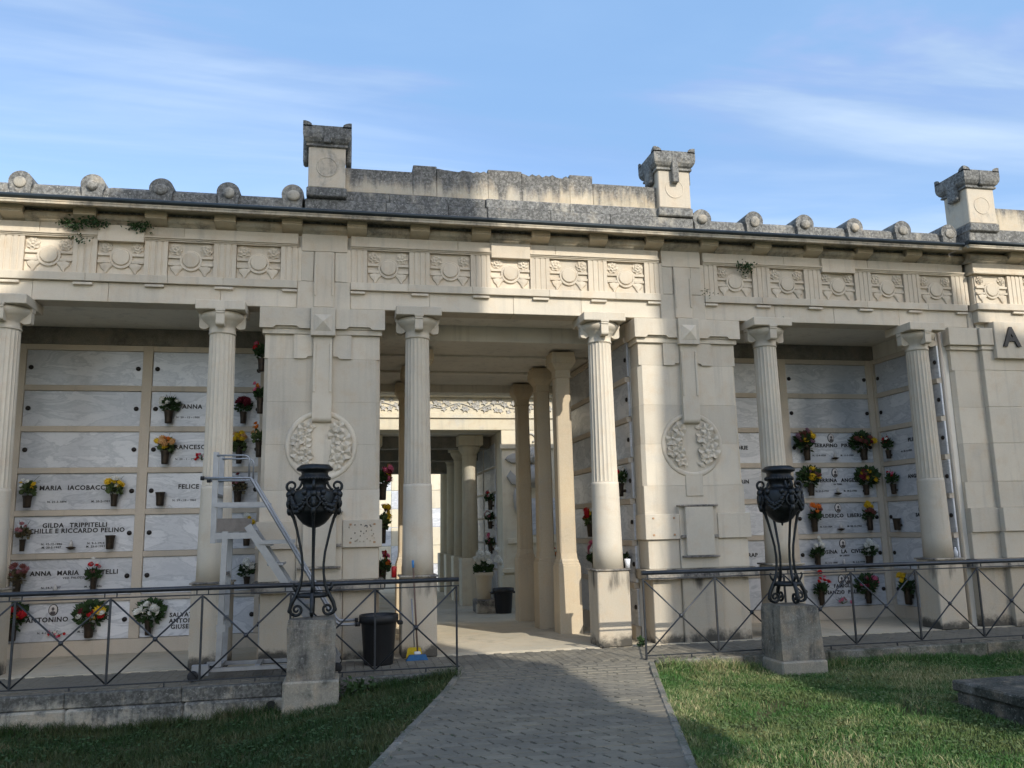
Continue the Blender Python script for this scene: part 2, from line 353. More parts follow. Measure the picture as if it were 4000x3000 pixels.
# ------------------------------------------------------------------ ground and lawns
def pl(Y): return 1.334+0.315*(Y-9.6)
def pr_(Y): return 3.525+0.305*(Y-9.6)
def pz(Y): return -0.05+0.046*smoothstep(9.1, 9.75, Y)
def lawn_z(X, Y):
    b = 0.012*math.sin(2.3*X+1.1*Y)+0.01*math.sin(4.1*Y-1.7*X)
    if X < pl(Y): d = pl(Y)-X; return pz(Y)-0.02-0.30*smoothstep(0.15, 2.5, d)+b*min(1, d*2)
    d = X-pr_(Y); return pz(Y)-0.02-0.11*smoothstep(0.05, 0.7, d)-0.05*smoothstep(2, 5, d)+b*min(1, max(0, d)*2)
g = MB(); g.box(-300, 300, -300, 300, -1.2, -0.75); structure('ground', g, 'ground_soil')
def lawn(name, x_of, nx, ny, y0, y1):
    v = []; f = []
    for j in range(ny+1):
        Y = y0+(y1-y0)*j/ny
        for i in range(nx+1):
            X = x_of(i/nx, Y); v.append((X, Y, lawn_z(X, Y)))
    for j in range(ny):
        for i in range(nx):
            a = j*(nx+1)+i; f.append((a, a+1, a+nx+2, a+nx+1))
    m = MB(); m.add(v, f, True); return structure(name, m, 'lawn_soil')
lawn('lawn', lambda t, Y: -9+(pl(Y)-0.05+9)*(1-(1-t)**1.6), 60, 60, -4.5, 9.62)
lawn('lawn', lambda t, Y: pr_(Y)+0.05+(14-pr_(Y))*(t**1.6), 60, 60, -4.5, 9.62)
def blades(name, n, xr, yr, keep, hmin, hmax, label):
    X = RNG.uniform(*xr, n*3); Y = RNG.uniform(*yr, n*3); ok = keep(X, Y); X, Y = X[ok][:n], Y[ok][:n]; n = len(X)
    th = 0.55*np.sin(X*3.7+1.3*np.sin(Y*2.9))+0.45*np.sin(Y*5.3+2.1*np.sin(X*4.1)); ok = (th < 0.78) | (RNG.uniform(0, 1, n) < .25); X, Y = X[ok], Y[ok]; n = len(X)
    pat = np.sin(X*1.9+np.sin(Y*1.3)*1.5)*np.cos(Y*1.6-X*0.7)+0.6*np.sin(X*6.1+Y*2.3)*np.sin(Y*7.3-X*1.9)
    Z = np.array([lawn_z(x, y) for x, y in zip(X, Y)])
    a = RNG.uniform(0, 2*PI, n); h = RNG.uniform(hmin, hmax, n)*(1+0.35*pat); ln = RNG.uniform(0.2, 1.0, n)*h; wd = RNG.uniform(0.0016, 0.0036, n); b = RNG.uniform(0, 2*PI, n)
    ca, sa = np.cos(a), np.sin(a); v = np.zeros((n, 5, 3), np.float32)
    bx, by = np.cos(b)*ln, np.sin(b)*ln
    v[:, 0] = np.stack([X-ca*wd, Y-sa*wd, Z-0.004], 1); v[:, 1] = np.stack([X+ca*wd, Y+sa*wd, Z-0.004], 1)
    v[:, 2] = np.stack([X+ca*wd*.8+bx*.35, Y+sa*wd*.8+by*.35, Z+h*.6], 1); v[:, 3] = np.stack([X-ca*wd*.8+bx*.35, Y-sa*wd*.8+by*.35, Z+h*.6], 1)
    v[:, 4] = np.stack([X+bx, Y+by, Z+h*0.95], 1)
    me = bpy.data.meshes.new(name); me.vertices.add(n*5); me.vertices.foreach_set('co', v.ravel())
    base = (np.arange(n)*5)[:, None]
    lp = np.concatenate([base+np.array([[0, 1, 2, 3]]), base+np.array([[3, 2, 4]])], 1).ravel()
    me.loops.add(n*7); me.loops.foreach_set('vertex_index', lp.astype(np.int32))
    st = np.stack([np.arange(n)*7, np.arange(n)*7+4], 1).ravel(); tt = np.tile([4, 3], n)
    me.polygons.add(n*2); me.polygons.foreach_set('loop_start', st.astype(np.int32)); me.polygons.foreach_set('loop_total', tt.astype(np.int32))
    at = me.attributes.new('tint', 'FLOAT', 'POINT'); t = np.clip(RNG.uniform(0, 1, n)*0.75+0.22*(pat+0.2), 0, 1); at.data.foreach_set('value', np.repeat(t, 5).astype(np.float32))
    me.update(calc_edges=True); me.materials.append(MATS['grass_blade' if 'left' in label else 'grass_blade_dry_lit'])
    o = bpy.data.objects.new(name, me); link(o, None, (0, 0, 0)); return tag(o, label, 'grass', kind='stuff')
PLv = lambda Y: 1.334+0.315*(Y-9.6)
PRv = lambda Y: 3.525+0.305*(Y-9.6)
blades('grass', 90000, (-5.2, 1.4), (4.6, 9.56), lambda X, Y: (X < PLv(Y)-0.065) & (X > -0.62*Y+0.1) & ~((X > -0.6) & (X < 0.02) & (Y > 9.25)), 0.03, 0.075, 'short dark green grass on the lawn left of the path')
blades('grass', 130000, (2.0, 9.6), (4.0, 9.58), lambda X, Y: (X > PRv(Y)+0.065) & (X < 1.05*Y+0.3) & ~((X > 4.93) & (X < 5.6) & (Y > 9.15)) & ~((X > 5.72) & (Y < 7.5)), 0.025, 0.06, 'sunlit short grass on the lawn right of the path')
blades('grass', 5000, (-5.2, 1.3), (9.42, 9.60), lambda X, Y: ~((X > -0.66) & (X < 0.06)), 0.06, 0.13, 'taller grass along the foot of the left terrace wall')
blades('grass', 6500, (3.62, 10.2), (9.44, 9.62), lambda X, Y: ~((X > 4.9) & (X < 5.65)), 0.05, 0.12, 'taller grass along the foot of the right terrace kerb')
def clover(name, n, xr, yr, keep, label):
    v = []; f = []
    while len(f) < n:
        X, Y = random.uniform(*xr), random.uniform(*yr)
        if not keep(X, Y): continue
        z0 = lawn_z(X, Y)
        for q in range(random.randint(3, 8)):
            x, y = X+random.gauss(0, .04), Y+random.gauss(0, .04); s = random.uniform(.010, .022); a = random.uniform(0, 2*PI); z = z0+random.uniform(.02, .05); t = random.uniform(-.4, .4)
            c, d = math.cos(a), math.sin(a); k = len(v)
            v += [(x-c*s, y-d*s, z), (x-d*s*.6, y+c*s*.6, z+s*t), (x+c*s, y+d*s, z+s*.4), (x+d*s*.6, y-c*s*.6, z-s*t)]; f.append((k, k+1, k+2, k+3))
    m = MB(); m.add(v, f); o = part(name, m, 'leaf_pale' if 'right' in label else 'leaf'); return tag(o, label, 'weeds', kind='stuff')
clover('ground_cover', 5000, (-4, 1.3), (5, 9.5), lambda X, Y: X < PLv(Y)-.12 and X > -.6*Y and not (-.65 < X < .05 and Y > 9.2), 'small broad weed leaves among the grass left of the path')
clover('ground_cover', 6000, (2.2, 8.5), (4.6, 9.5), lambda X, Y: X > PRv(Y)+.12 and not (4.9 < X < 5.65 and Y > 9.1) and not (X > 5.7 and Y < 7.55), 'small broad weed leaves among the grass right of the path')

# ------------------------------------------------------------------ paving
def paver_mesh():
    w_, d_, gp = 0.232, 0.1025, 0.009
    L = [(0.024, 0.0012), (0.024, 0.030), (0.010, 0.044), (0.012, 0.060), (0, 0.074), (0, d_-0.0012)]
    L2 = [(x+(.009 if 0.02 < y < 0.08 else 0), y) for x, y in L]
    poly = [(w_-gp*.2+x, y) for x, y in L]+[(x+gp, y) for x, y in reversed(L2)]
    poly = [(x-w_/2-.012, y-d_/2) for x, y in poly]; n = len(poly)
    ins = [(x*0.985, y*0.955) for x, y in poly]
    m = MB(); v = [(x, y, 0) for x, y in ins]+[(x, y, -0.005) for x, y in poly]+[(x, y, -0.04) for x, y in poly]
    f = [tuple(range(n))]
    for k in (0, 1):
        for i in range(n): j = (i+1) % n; f.append((k*n+i, (k+1)*n+i, (k+1)*n+j, k*n+j))
    m.add(v, f); return m
pm = mesh_of('paver', paver_mesh(), 'paver')
g = MB(); ys = [-4.5]+[4+.1*i for i in range(58)]
for a, b in zip(ys[:-1], ys[1:]):
    g.add([(pl(a)-.02, a, pz(a)-.022), (pr_(a)+.02, a, pz(a)-.022), (pr_(b)+.02, b, pz(b)-.022), (pl(b)-.02, b, pz(b)-.022)], [(0, 1, 2, 3)])
path = structure('path', g, 'gap_dirt')
spots = []; Y = 9.66; row = 0
while Y > 2.5:
    x = pl(Y)+0.03+(0.116 if row % 2 else 0)
    while x < pr_(Y)-0.03: spots.append((x, Y)); x += 0.232
    Y -= 0.1025; row += 1
seen = sorted(spots, key=lambda p: abs(p[1]-6.2))
seen = [p for p in spots if 5.0 < p[1] < 9.7]; seen.sort(key=lambda p: p[1]); near = seen[:300]; ns = set(near)
for (x, y) in near: inst('paver', pm, path, (x, y, pz(y)+random.uniform(-.005, .002)), (random.uniform(-.016, .016), random.uniform(-.01, .01), random.uniform(-.006, .006)))
g = MB(); pmb = paver_mesh()
for (x, y) in spots:
    if (x, y) in ns: continue
    dz = random.uniform(-.0025, .0025)
    g.add([(a+x, b+y, c+pz(y)+dz) for a, b, c in pmb.v], pmb.f)
part('pavers', g, 'paver', path)['kind'] = 'stuff'
for side, fx in ((-1, pl), (1, pr_)):
    k = MB(); ya = [2.0+.15*i for i in range(52)]
    for a, b in zip(ya[:-1], ya[1:]):
        o1, o2 = (-.02, .17) if side < 0 else (-.17, .02)
        k.add([(fx(a)+o1, a, pz(a)-.007), (fx(a)+o2, a, pz(a)-.007), (fx(b)+o2, b, pz(b)-.007), (fx(b)+o1, b, pz(b)-.007)], [(0, 1, 2, 3)])
    part('edge_mortar', k, 'paver', path)
    yy = [2.0+0.98*i for i in range(9)]; yy[-1] = 9.62
    for i, (a, b) in enumerate(zip(yy[:-1], yy[1:])):
        m = MB(); o_ = 0.0 if side > 0 else -0.075
        xa, xb = fx(a)+o_, fx(b-.008)+o_; za, zb = pz(a)+.006+random.uniform(-.005, .005), pz(b)+.005
        v = []
        for X, Yq, Z in ((xa, a, za), (xb, b-.008, zb)):
            v += [(X, Yq, Z-.2), (X, Yq, Z-.012), (X+.01, Yq, Z), (X+.065, Yq, Z), (X+.075, Yq, Z-.012), (X+.075, Yq, Z-.2)]
        m.add(v, [(0, 1, 2, 3, 4, 5)[::-1], (6, 7, 8, 9, 10, 11)]+[(i2, i2+1, i2+7, i2+6) for i2 in range(5)])
        part('kerb_stone', m, 'stone_kerb', path)
mo = MB(); ml = sorted(spots, key=lambda q: random.random())[:150]
for (x, y) in ml:
    if not 4.8 < y < 9.65: continue
    for q in range(5):
        cx, cy = x-.118+random.gauss(0, .008), y+random.gauss(0, .025); a = random.uniform(0, 6.3); l = random.uniform(.008, .02); zz0 = pz(y)-.008; dx, dy = math.cos(a)*l, math.sin(a)*l
        mo.add([(cx-dy*.35, cy+dx*.35, zz0), (cx+dy*.35, cy-dx*.35, zz0), (cx+dx, cy+dy, zz0+l*.7)], [(0, 1, 2)])
part('joint_moss', mo, 'leaf', path)['kind'] = 'stuff'
# terrace pavement between railing and building
g = MB(); g.box(-9, 14, 9.70, 10.84, -0.3, -0.022); terrace = structure('terrace', g, 'gap_dirt')
tsp = []
X = -8.9; c_ = 0
while X < 13.9:
    Y = 9.83+(0.116 if c_ % 2 else 0)
    while Y < 10.78: tsp.append((X, Y)); Y += 0.232
    X += 0.1025; c_ += 1
vis = [p for p in tsp if -3.4 < p[0] < 7.4]; vis.sort(key=lambda p: abs(p[0]-2.4)); near = set(vis[:300])
for (x, y) in near: inst('paver', pm, terrace, (x, y, random.uniform(-.002, .001)), (0, random.uniform(-.006, .006), PI/2))
g = MB()
for (x, y) in tsp:
    if (x, y) not in near: dz = random.uniform(-.002, .001); g.add([(-b+x, a+y, c+dz) for a, b, c in pmb.v], pmb.f)
part('pavers', g, 'paver', terrace)['kind'] = 'stuff'
for a_, b_ in ((9.70, 9.86), (10.66, 10.842)): g = MB(); g.box(-9, 14, a_, b_, -.03, -.007); part('edge_mortar', g, 'paver', terrace)
# building floors
g = MB(); g.box(-9, 14, 10.845, 12.75, -0.3, 0.006); structure('portico_floor', g, 'floor_stone')
g = MB(); g.add([(0.56, 10.90, .010), (4.0, 10.90, .010), (4.0, 15.9, -.13), (0.56, 15.9, -.13), (0.56, 15.9, -.3), (4.0, 15.9, -.3), (4, 10.9, -.3), (.56, 10.9, -.3)], [(0, 1, 2, 3), (3, 2, 5, 4), (0, 3, 4, 7), (1, 6, 5, 2), (0, 7, 6, 1)]); structure('passage_floor', g, 'floor_stone')
g = MB(); g.box(-8, 13, 15.9, 34, -.4, -.15); structure('courtyard_pavement', g, 'floor_stone')

# ------------------------------------------------------------------ terrace walls
wl = thing('retaining_wall', 'low stained stone retaining wall below the left railing', 'wall', (-2.5, 9.65, -0.5))
xs = [-8.9, -7.6, -6.3, -5.0, -3.9, -2.75, -1.62, -0.6, 0.35, 1.24]
for i, (a, b) in enumerate(zip(xs[:-1], xs[1:])):
    m = MB(); m.cbox(a+.002, b-.002, 9.63, 9.715, -0.15, -0.004+random.uniform(-.006, .004), .012); part('coping_stone', m, 'stone_wall', wl)
    m = MB(); m.cbox(a+.03, b+.026, 9.575+random.uniform(-.01, .01), 9.74, -0.75, -0.152, .02); part('footing_stone', m, 'stone_wall', wl)
kr = thing('terrace_kerb', 'low stained stone kerb below the right railing', 'kerb', (7, 9.65, -0.3))
xs = [3.63+1.12*i for i in range(10)]
for a, b in zip(xs[:-1], xs[1:]):
    m = MB(); m.cbox(a+.002, b-.003, 9.63+random.uniform(-.006, .006), 9.715, -0.4, -0.004, .012); part('kerb_stone', m, 'stone_kerb_dark', kr)
m = MB(); m.tube([(-0.71, 9.60, -.225), (-0.71, 9.54, -.225)], .05, 16); pp = part('drain_pipe', m, 'black_plastic'); tag(pp, 'round black drain pipe end in the left retaining wall', 'pipe')

# ------------------------------------------------------------------ main building
B = thing('portico_building', 'cream limestone cemetery portico with columns, carved frieze and burial niches', 'building', (XC, 11.5, 0))
def block(name, x0, x1, y0, y1, z0, z1, mat='stone', par=None, c=.005):
    m = MB(); m.cbox(x0, x1, y0, y1, z0, z1, c); return part(name, m, mat, par or B)
# --- core masses
block('wall_core', -9, -1.13, NY+.06, 14.7, 0, 5.6, 'plaster'); block('wall_core', 5.58, AX, NY+.06, 14.7, 0, 5.6, 'plaster')
block('wall_core', -.97, 0.42, 11.30, 15.85, -.2, 4.52, 'plaster'); block('wall_core', 4.06, 5.50, 11.30, 15.85, -.2, 4.52, 'plaster')
block('entablature_core', -9, AX-.05, FY+.06, 14.7, 4.60, 5.62, 'plaster')
block('roof_slab', -9, 13.9, 10.95, 14.75, 5.63, 5.69, 'stone_parapet')
for a, b in ((-9, -1.08), (5.52, AX)):
    block('ceiling', a, b, FY+.30, NY+.07, 4.53, 4.595, 'plaster'); block('niche_header', a, b, NY-.03, NY+.055, 4.275, 4.528, 'plaster_dark')  # header coloured dark for the shade on the upper back wall
block('ceiling', .42, 4.06, FY+.30, 11.9, 4.53, 4.595, 'plaster'); block('ceiling', .42, 4.06, 11.90, 15.69, 4.30, 4.598, 'plaster'); block('lintel', .42, 4.06, 15.695, 16.0, 4.15, 4.6, 'plaster')
for y in (12.9, 14.3): block('ceiling_beam', .425, 4.055, y, y+.16, 4.262, 4.298, 'plaster')
# --- entablature, stone by stone
def bay(x0, x1, tri, met, fy=FY, drop=()):
    n = 4; e = [x0+(x1-x0)*i/n+(random.uniform(-.15, .15) if 0 < i < n else 0) for i in range(n+1)]
    for a, b in zip(e[:-1], e[1:]): block('architrave_block', a+.0015, b-.0015, fy-.005+random.uniform(-.002, .002), fy+.30, 4.50, 4.752)
    n = 5; e = [x0+(x1-x0)*i/n+(random.uniform(-.2, .2) if 0 < i < n else 0) for i in range(n+1)]
    for a, b in zip(e[:-1], e[1:]): block('taenia_block', a+.001, b-.001, fy-.055+random.uniform(-.0015, .0015), fy+.1, 4.754, 4.858, 'stone', None, .004)
    for t in tri:
        a, b = max(t-.115, x0+.003), min(t+.115, x1-.003)
        block('regula', a, b, fy-.048, fy-.006, 4.705, 4.738, 'stone', None, .004)
    n = 3; e = [x0+(x1-x0)*i/n+(random.uniform(-.25, .25) if 0 < i < n else 0) for i in range(n+1)]
    for a, b in zip(e[:-1], e[1:]): block('frieze_band', a+.0015, b-.0015, fy-.03, fy+.1, 5.375, 5.512, 'stone_frieze')
    segs = [x0]
    for d in drop: segs += [d-.28, d+.28]
    segs.append(x1)
    for a, b in zip(segs[::2], segs[1::2]):
        m = MB(); y = fy; m.prism([(y+.1, 5.322), (y-.035, 5.322), (y-.035, 5.335), (y-.05, 5.34), (y-.05, 5.352), (y-.068, 5.358), (y-.068, 5.373), (y+.1, 5.373)], a, b, 'x'); part('frieze_moulding', m, 'stone_frieze', B)
    for d in drop: block('patch_block', d-.278, d+.278, fy-.07, fy+.1, 5.285, 5.50, 'stone_frieze')
def tri_mesh():
    m = MB(); h = .2315; n = []
    # plan profile with three channels
    pts = [(-.14, 0)]
    for c in (-.075, 0, .075): pts += [(c-.013, 0), (c-.008, .009), (c+.008, .009), (c+.013, 0)]
    pts += [(.14, 0), (.14, .1), (-.14, .1)]
    m.prism(pts, -h, h, 'z'); return m
TRI = mesh_of('triglyph', tri_mesh(), 'stone_frieze')
ZF = 5.09
def petal(m, c, ang, r0_, r1_, wd, lift, cup, ydir=-1):
    ca, sa = math.cos(ang), math.sin(ang)
    def Q(u, v_, y): return (c[0]+ca*u-sa*v_, c[1]+ydir*y, c[2]+sa*u+ca*v_)
    u0_, u1_, um = r0_, r1_, r0_*.35+r1_*.65
    v = [Q(u0_, 0, lift*.3), Q(um, wd, lift+cup), Q(u1_, wd*.45, lift*.55), Q(u1_*1.04, 0, lift*.35), Q(u1_, -wd*.45, lift*.55), Q(um, -wd, lift+cup), Q(um, 0, lift*.85-cup)]
    m.add(v, [(0, 6, 1), (1, 6, 2), (2, 6, 3), (3, 6, 4), (4, 6, 5), (5, 6, 0)])
    m.add([Q(um, wd, lift+cup), Q(u1_, wd*.45, lift*.55), Q(u1_*1.04, 0, lift*.35), Q(u1_, -wd*.45, lift*.55), Q(um, -wd, lift+cup), Q(um, wd*1.05, -.01), Q(u1_*1.02, wd*.45, -.01), Q(u1_*1.06, 0, -.01), Q(u1_*1.02, -wd*.45, -.01), Q(um, -wd*1.05, -.01)], [(0, 5, 6, 1), (1, 6, 7, 2), (2, 7, 8, 3), (3, 8, 9, 4)])
def rose_mesh():
    m = MB()
    for i in range(6): petal(m, (0, 0, 0), i*PI/3, .005, .066, .034, .024, .006)
    for i in range(5): petal(m, (0, -.012, 0), i*2*PI/5+.4, .004, .043, .024, .026, .004)
    m.ell((0, -.03, 0), (.016, .014, .016), 8, 5); return m
def leafrel_mesh():
    m = MB()
    pts = [(-.07, .055), (-.085, .02), (-.05, -.02), (-.02, -.075), (0, -.095), (.012, -.05), (.05, -.01), (.065, .035), (.03, .045), (0, .06), (-.035, .045)]
    n = len(pts); v = [(x*.8, -.026, z*.8) for x, z in pts]+[(x, 0.0, z) for x, z in pts]+[(-.01, -.034, -.0)]
    f = [(i, (i+1) % n, 2*n) for i in range(n)]+[(n+i, n+(i+1) % n, (i+1) % n, i) for i in range(n)]
    m.add(v, f); return m
ROSE = mesh_of('carved_rose', rose_mesh(), 'stone_frieze'); LEAFR = mesh_of('carved_leaf', leafrel_mesh(), 'stone_frieze')
m = MB(); m.lathe([(.138, 0), (.138, .02), (.132, .025), (.112, .025), (.104, .014), (.104, .01)], 32, (0, 0, 0), False, 'y'); m.v = [(x, -abs(y) if True else y, z) for x, y, z in m.v]
RING = mesh_of('ring', m, 'stone_frieze')
m = MB(); m.lathe([(.103, .0), (.103, .028), (.095, .034), (.05, .037), (0.0001, .038)], 32, (0, 0, 0), False, 'y'); DISC = mesh_of('roundel', m, 'stone_frieze')
m = MB(); m.cbox(-.075, .075, -.024, 0, -.0185, .0185, .004); BAR = mesh_of('bar', m, 'stone_frieze')
m = MB(); m.cbox(-.281, .281, 0, .06, -.2315, .2315, .003); MET = mesh_of('metope', m, 'stone_frieze')
def metope(x, fy=FY, cut=None):
    o = inst('metope', MET, B, (x, fy+.012, ZF)); y = fy+.012
    inst('ring', RING, o, (x, y, ZF-.012)); inst('roundel', DISC, o, (x, y, ZF))
    for s in (-1, 1):
        for dz in (.035, -.062): inst('bar', BAR, o, (x+s*.203, y-.001, ZF+dz))
        inst('carved_rose', ROSE, o, (x+s*.19, y, ZF+.145), (0, random.uniform(0, 6), 0), (1.25, .8, 1.25))
        inst('carved_leaf', LEAFR, o, (x+s*.185, y, ZF-.13), None, (1.2*s, .8, 1.15))
def triglyph(x, fy=FY): inst('triglyph', TRI, B, (x, fy-.028, ZF))
gaps = [(XW, XL), (XL, XR), (XR, XE)]
for (a, b), dr in zip(gaps, ([XL-3*P], [XC], [XR+3*P])):
    x0, x1 = a+.345, min(b-.345, AX-.02)
    tr = [a+(k+.5)*P for k in range(6)]; tr = [t for t in tr if t < AX-.1]
    bay(x0, x1, tr, None, FY, dr)
    for t in tr:
        triglyph(t)
    for k in range(1, 6): metope(a+k*P)
    block('frieze_core', a+.3, min(b-.3, AX), FY+.05, FY+.2, 4.86, 5.33, 'stone_frieze')
# cornice
def bracket_mesh():
    m = MB(); m.prism([(.06, 5.513), (-.155, 5.588), (-.155, 5.61), (-.165, 5.612), (-.165, 5.676), (.06, 5.676)], -.131, .131, 'x')
    m.v = [(x, y, z-5.595) for x, y, z in m.v]; return m
BRK = mesh_of('bracket', bracket_mesh(), 'stone_bracket')
allt = [XW+(k+.5)*P for k in range(-4, 19)]
allt = [t for t in allt if -8.5 < t < AX-.4]
for t in allt: inst('bracket', BRK, B, (t+(.0), FY, 5.595))
prof = [(.1, 5.514), (-.01, 5.514), (-.03, 5.52), (-.03, 5.535), (-.055, 5.54)]
for k in range(9): a_ = -PI/2+PI*k/8; prof.append((-.055-.055*math.cos(a_), 5.595+.05*math.sin(a_)))
prof += [(-.03, 5.65), (-.03, 5.676), (.1, 5.676)]
for a, b in zip(allt[:-1], allt[1:]):
    m = MB(); m.prism([(FY+y, z) for y, z in prof], a+.133, b-.133, 'x', True); part('cornice_moulding', m, 'stone_cornice', B)
m = MB(); m.prism([(FY+y, z) for y, z in prof], allt[-1]+.133, AX-.1, 'x', True); part('cornice_moulding', m, 'stone_cornice', B)
x = -8.6
while x < AX-.4:
    x2 = min(x+random.uniform(1.0, 1.6), AX-.33); m = MB()
    m.prism([(FY+.1, 5.678), (FY-.285, 5.678), (FY-.285, 5.645), (FY-.325, 5.638), (FY-.345, 5.642), (FY-.345, 5.668), (FY-.352, 5.672), (FY-.352, 5.692), (FY+.1, 5.70)], x+.001, x2-.001, 'x'); part('corona_block', m, 'stone_cornice', B); x = x2
m = MB(); gp_ = [(FY-.345+.0, 5.747)]
gp_ = [(FY-.345-.04*math.cos(R(a)), 5.722-.032*math.sin(R(a))) for a in range(-60, 121, 20)]+[(FY-.29, 5.702), (FY-.29, 5.74)]
m.prism(gp_, -8.6, AX-.30, 'x', True); part('gutter', m, 'gutter_metal', B)
# --- attic: parapet, antefixes, stepped attic, acroteria
def parapet(x0, x1):
    x = x0
    while x < x1-.05:
        x2 = min(x+random.uniform(1.1, 1.6), x1)
        if x1-x2 < .4: x2 = x1
        m = MB(); m.prism([(AY, 5.69), (AY-.02, 5.69), (AY-.02, 6.05), (AY+.01, 6.085+random.uniform(-.006, .006)), (AY+.25, 6.085), (AY+.25, 5.69)], x+.0015, x2-.0015, 'x'); part('parapet_block', m, 'stone_parapet', B); x = x2
parapet(-8.6, XL-.35); parapet(XR+.34, AX-.15)
def antefix_mesh():
    m = MB(); pts = [(-.135, 0), (-.135, .02), (-.118, .10), (-.128, .22)]
    for k in range(15): a_ = PI+.25-(PI+.5)*k/14; pts.append((.148*math.cos(a_), .29+.148*math.sin(a_)))
    pts += [(.128, .22), (.118, .10), (.135, .02), (.135, 0)]
    m.prism(pts[::-1], -.075, .30, 'y'); return m
ANT = mesh_of('antefix', antefix_mesh(), 'stone_parapet')
m = MB(); m.lathe([(.085, 0), (.085, .02), (.078, .038), (.045, .048), (0.0001, .05)], 20, (0, 0, 0), True, 'y'); ADISC = mesh_of('boss', m, 'stone_boss')
for x in [XL-(k+.5)*P for k in range(0, 9)]+[XR+(k+.5)*P for k in range(0, 6)]:
    o = inst('antefix', ANT, B, (x+random.uniform(-.012, .012), AY, 5.80), (0, random.uniform(-.03, .03), random.uniform(-.03, .03)), (random.uniform(.95, 1.05), 1, random.uniform(.95, 1.02))); k = inst('boss', ADISC, o, (x, AY-.076, 6.075)); k.scale = (random.uniform(.8, 1.05), random.uniform(.5, 1.1), random.uniform(.8, 1.0))
def rough_top(x0, x1, y0, y1, z0, z1, amp=.03):
    n = max(4, int((x1-x0)/.05)); top = [z1-random.uniform(0, amp) for _ in range(n+1)]
    m = MB(); v = []; f = []
    for i in range(n+1):
        X = x0+(x1-x0)*i/n; v += [(X, y0, z0), (X, y0-random.uniform(0, .02), top[i]), (X, (y0+y1)/2, top[i]+random.uniform(0, amp)), (X, y1, top[i]), (X, y1, z0)]
    for i in range(n):
        a = i*5; f += [(a+j, a+5+j, a+6+j, a+1+j) for j in range(4)]
    f += [(0, 1, 2, 3, 4), tuple(n*5+j for j in (4, 3, 2, 1, 0))]; m.add(v, f); return m
AX0, AX1 = XL-.28, XR+.28
for a, b in zip([AX0, .55, 1.42, 1.98, 2.9, 3.8], [.55, 1.42, 1.98, 2.9, 3.8, AX1]):
    yo = 0 if a < 1.9 else -.03
    block('attic_course', a+.0015, b-.0015, AY-.05+yo, AY+.3, 5.69, 6.07, 'stone_parapet', None, .01)
for a, b in zip([AX0+.06, .6, 1.96, 3.2], [.6, 1.955, 3.2, AX1-.28]):
    block('attic_course', a+.0015, b-.0015, AY-.02+(0 if a < 1.9 else -.03), AY+.3, 6.072, 6.215, 'stone_parapet', None, .012)
for a, b, zt, rg in ((XL+.24, .925, 6.567, 0), (.928, 1.265, 6.675, 0), (1.268, 2.0, 6.655, 1), (2.003, 2.505, 6.68, 0), (2.508, 3.22, 6.655, 1), (3.223, 3.575, 6.68, 0), (3.578, XR-.24, 6.567, 0)):
    if rg: part('attic_block', rough_top(a, b, AY, AY+.28, 6.217, zt, .05), 'stone_attic', B)
    else: block('attic_block', a, b, AY, AY+.28, 6.217, zt, 'stone_attic', None, .008)
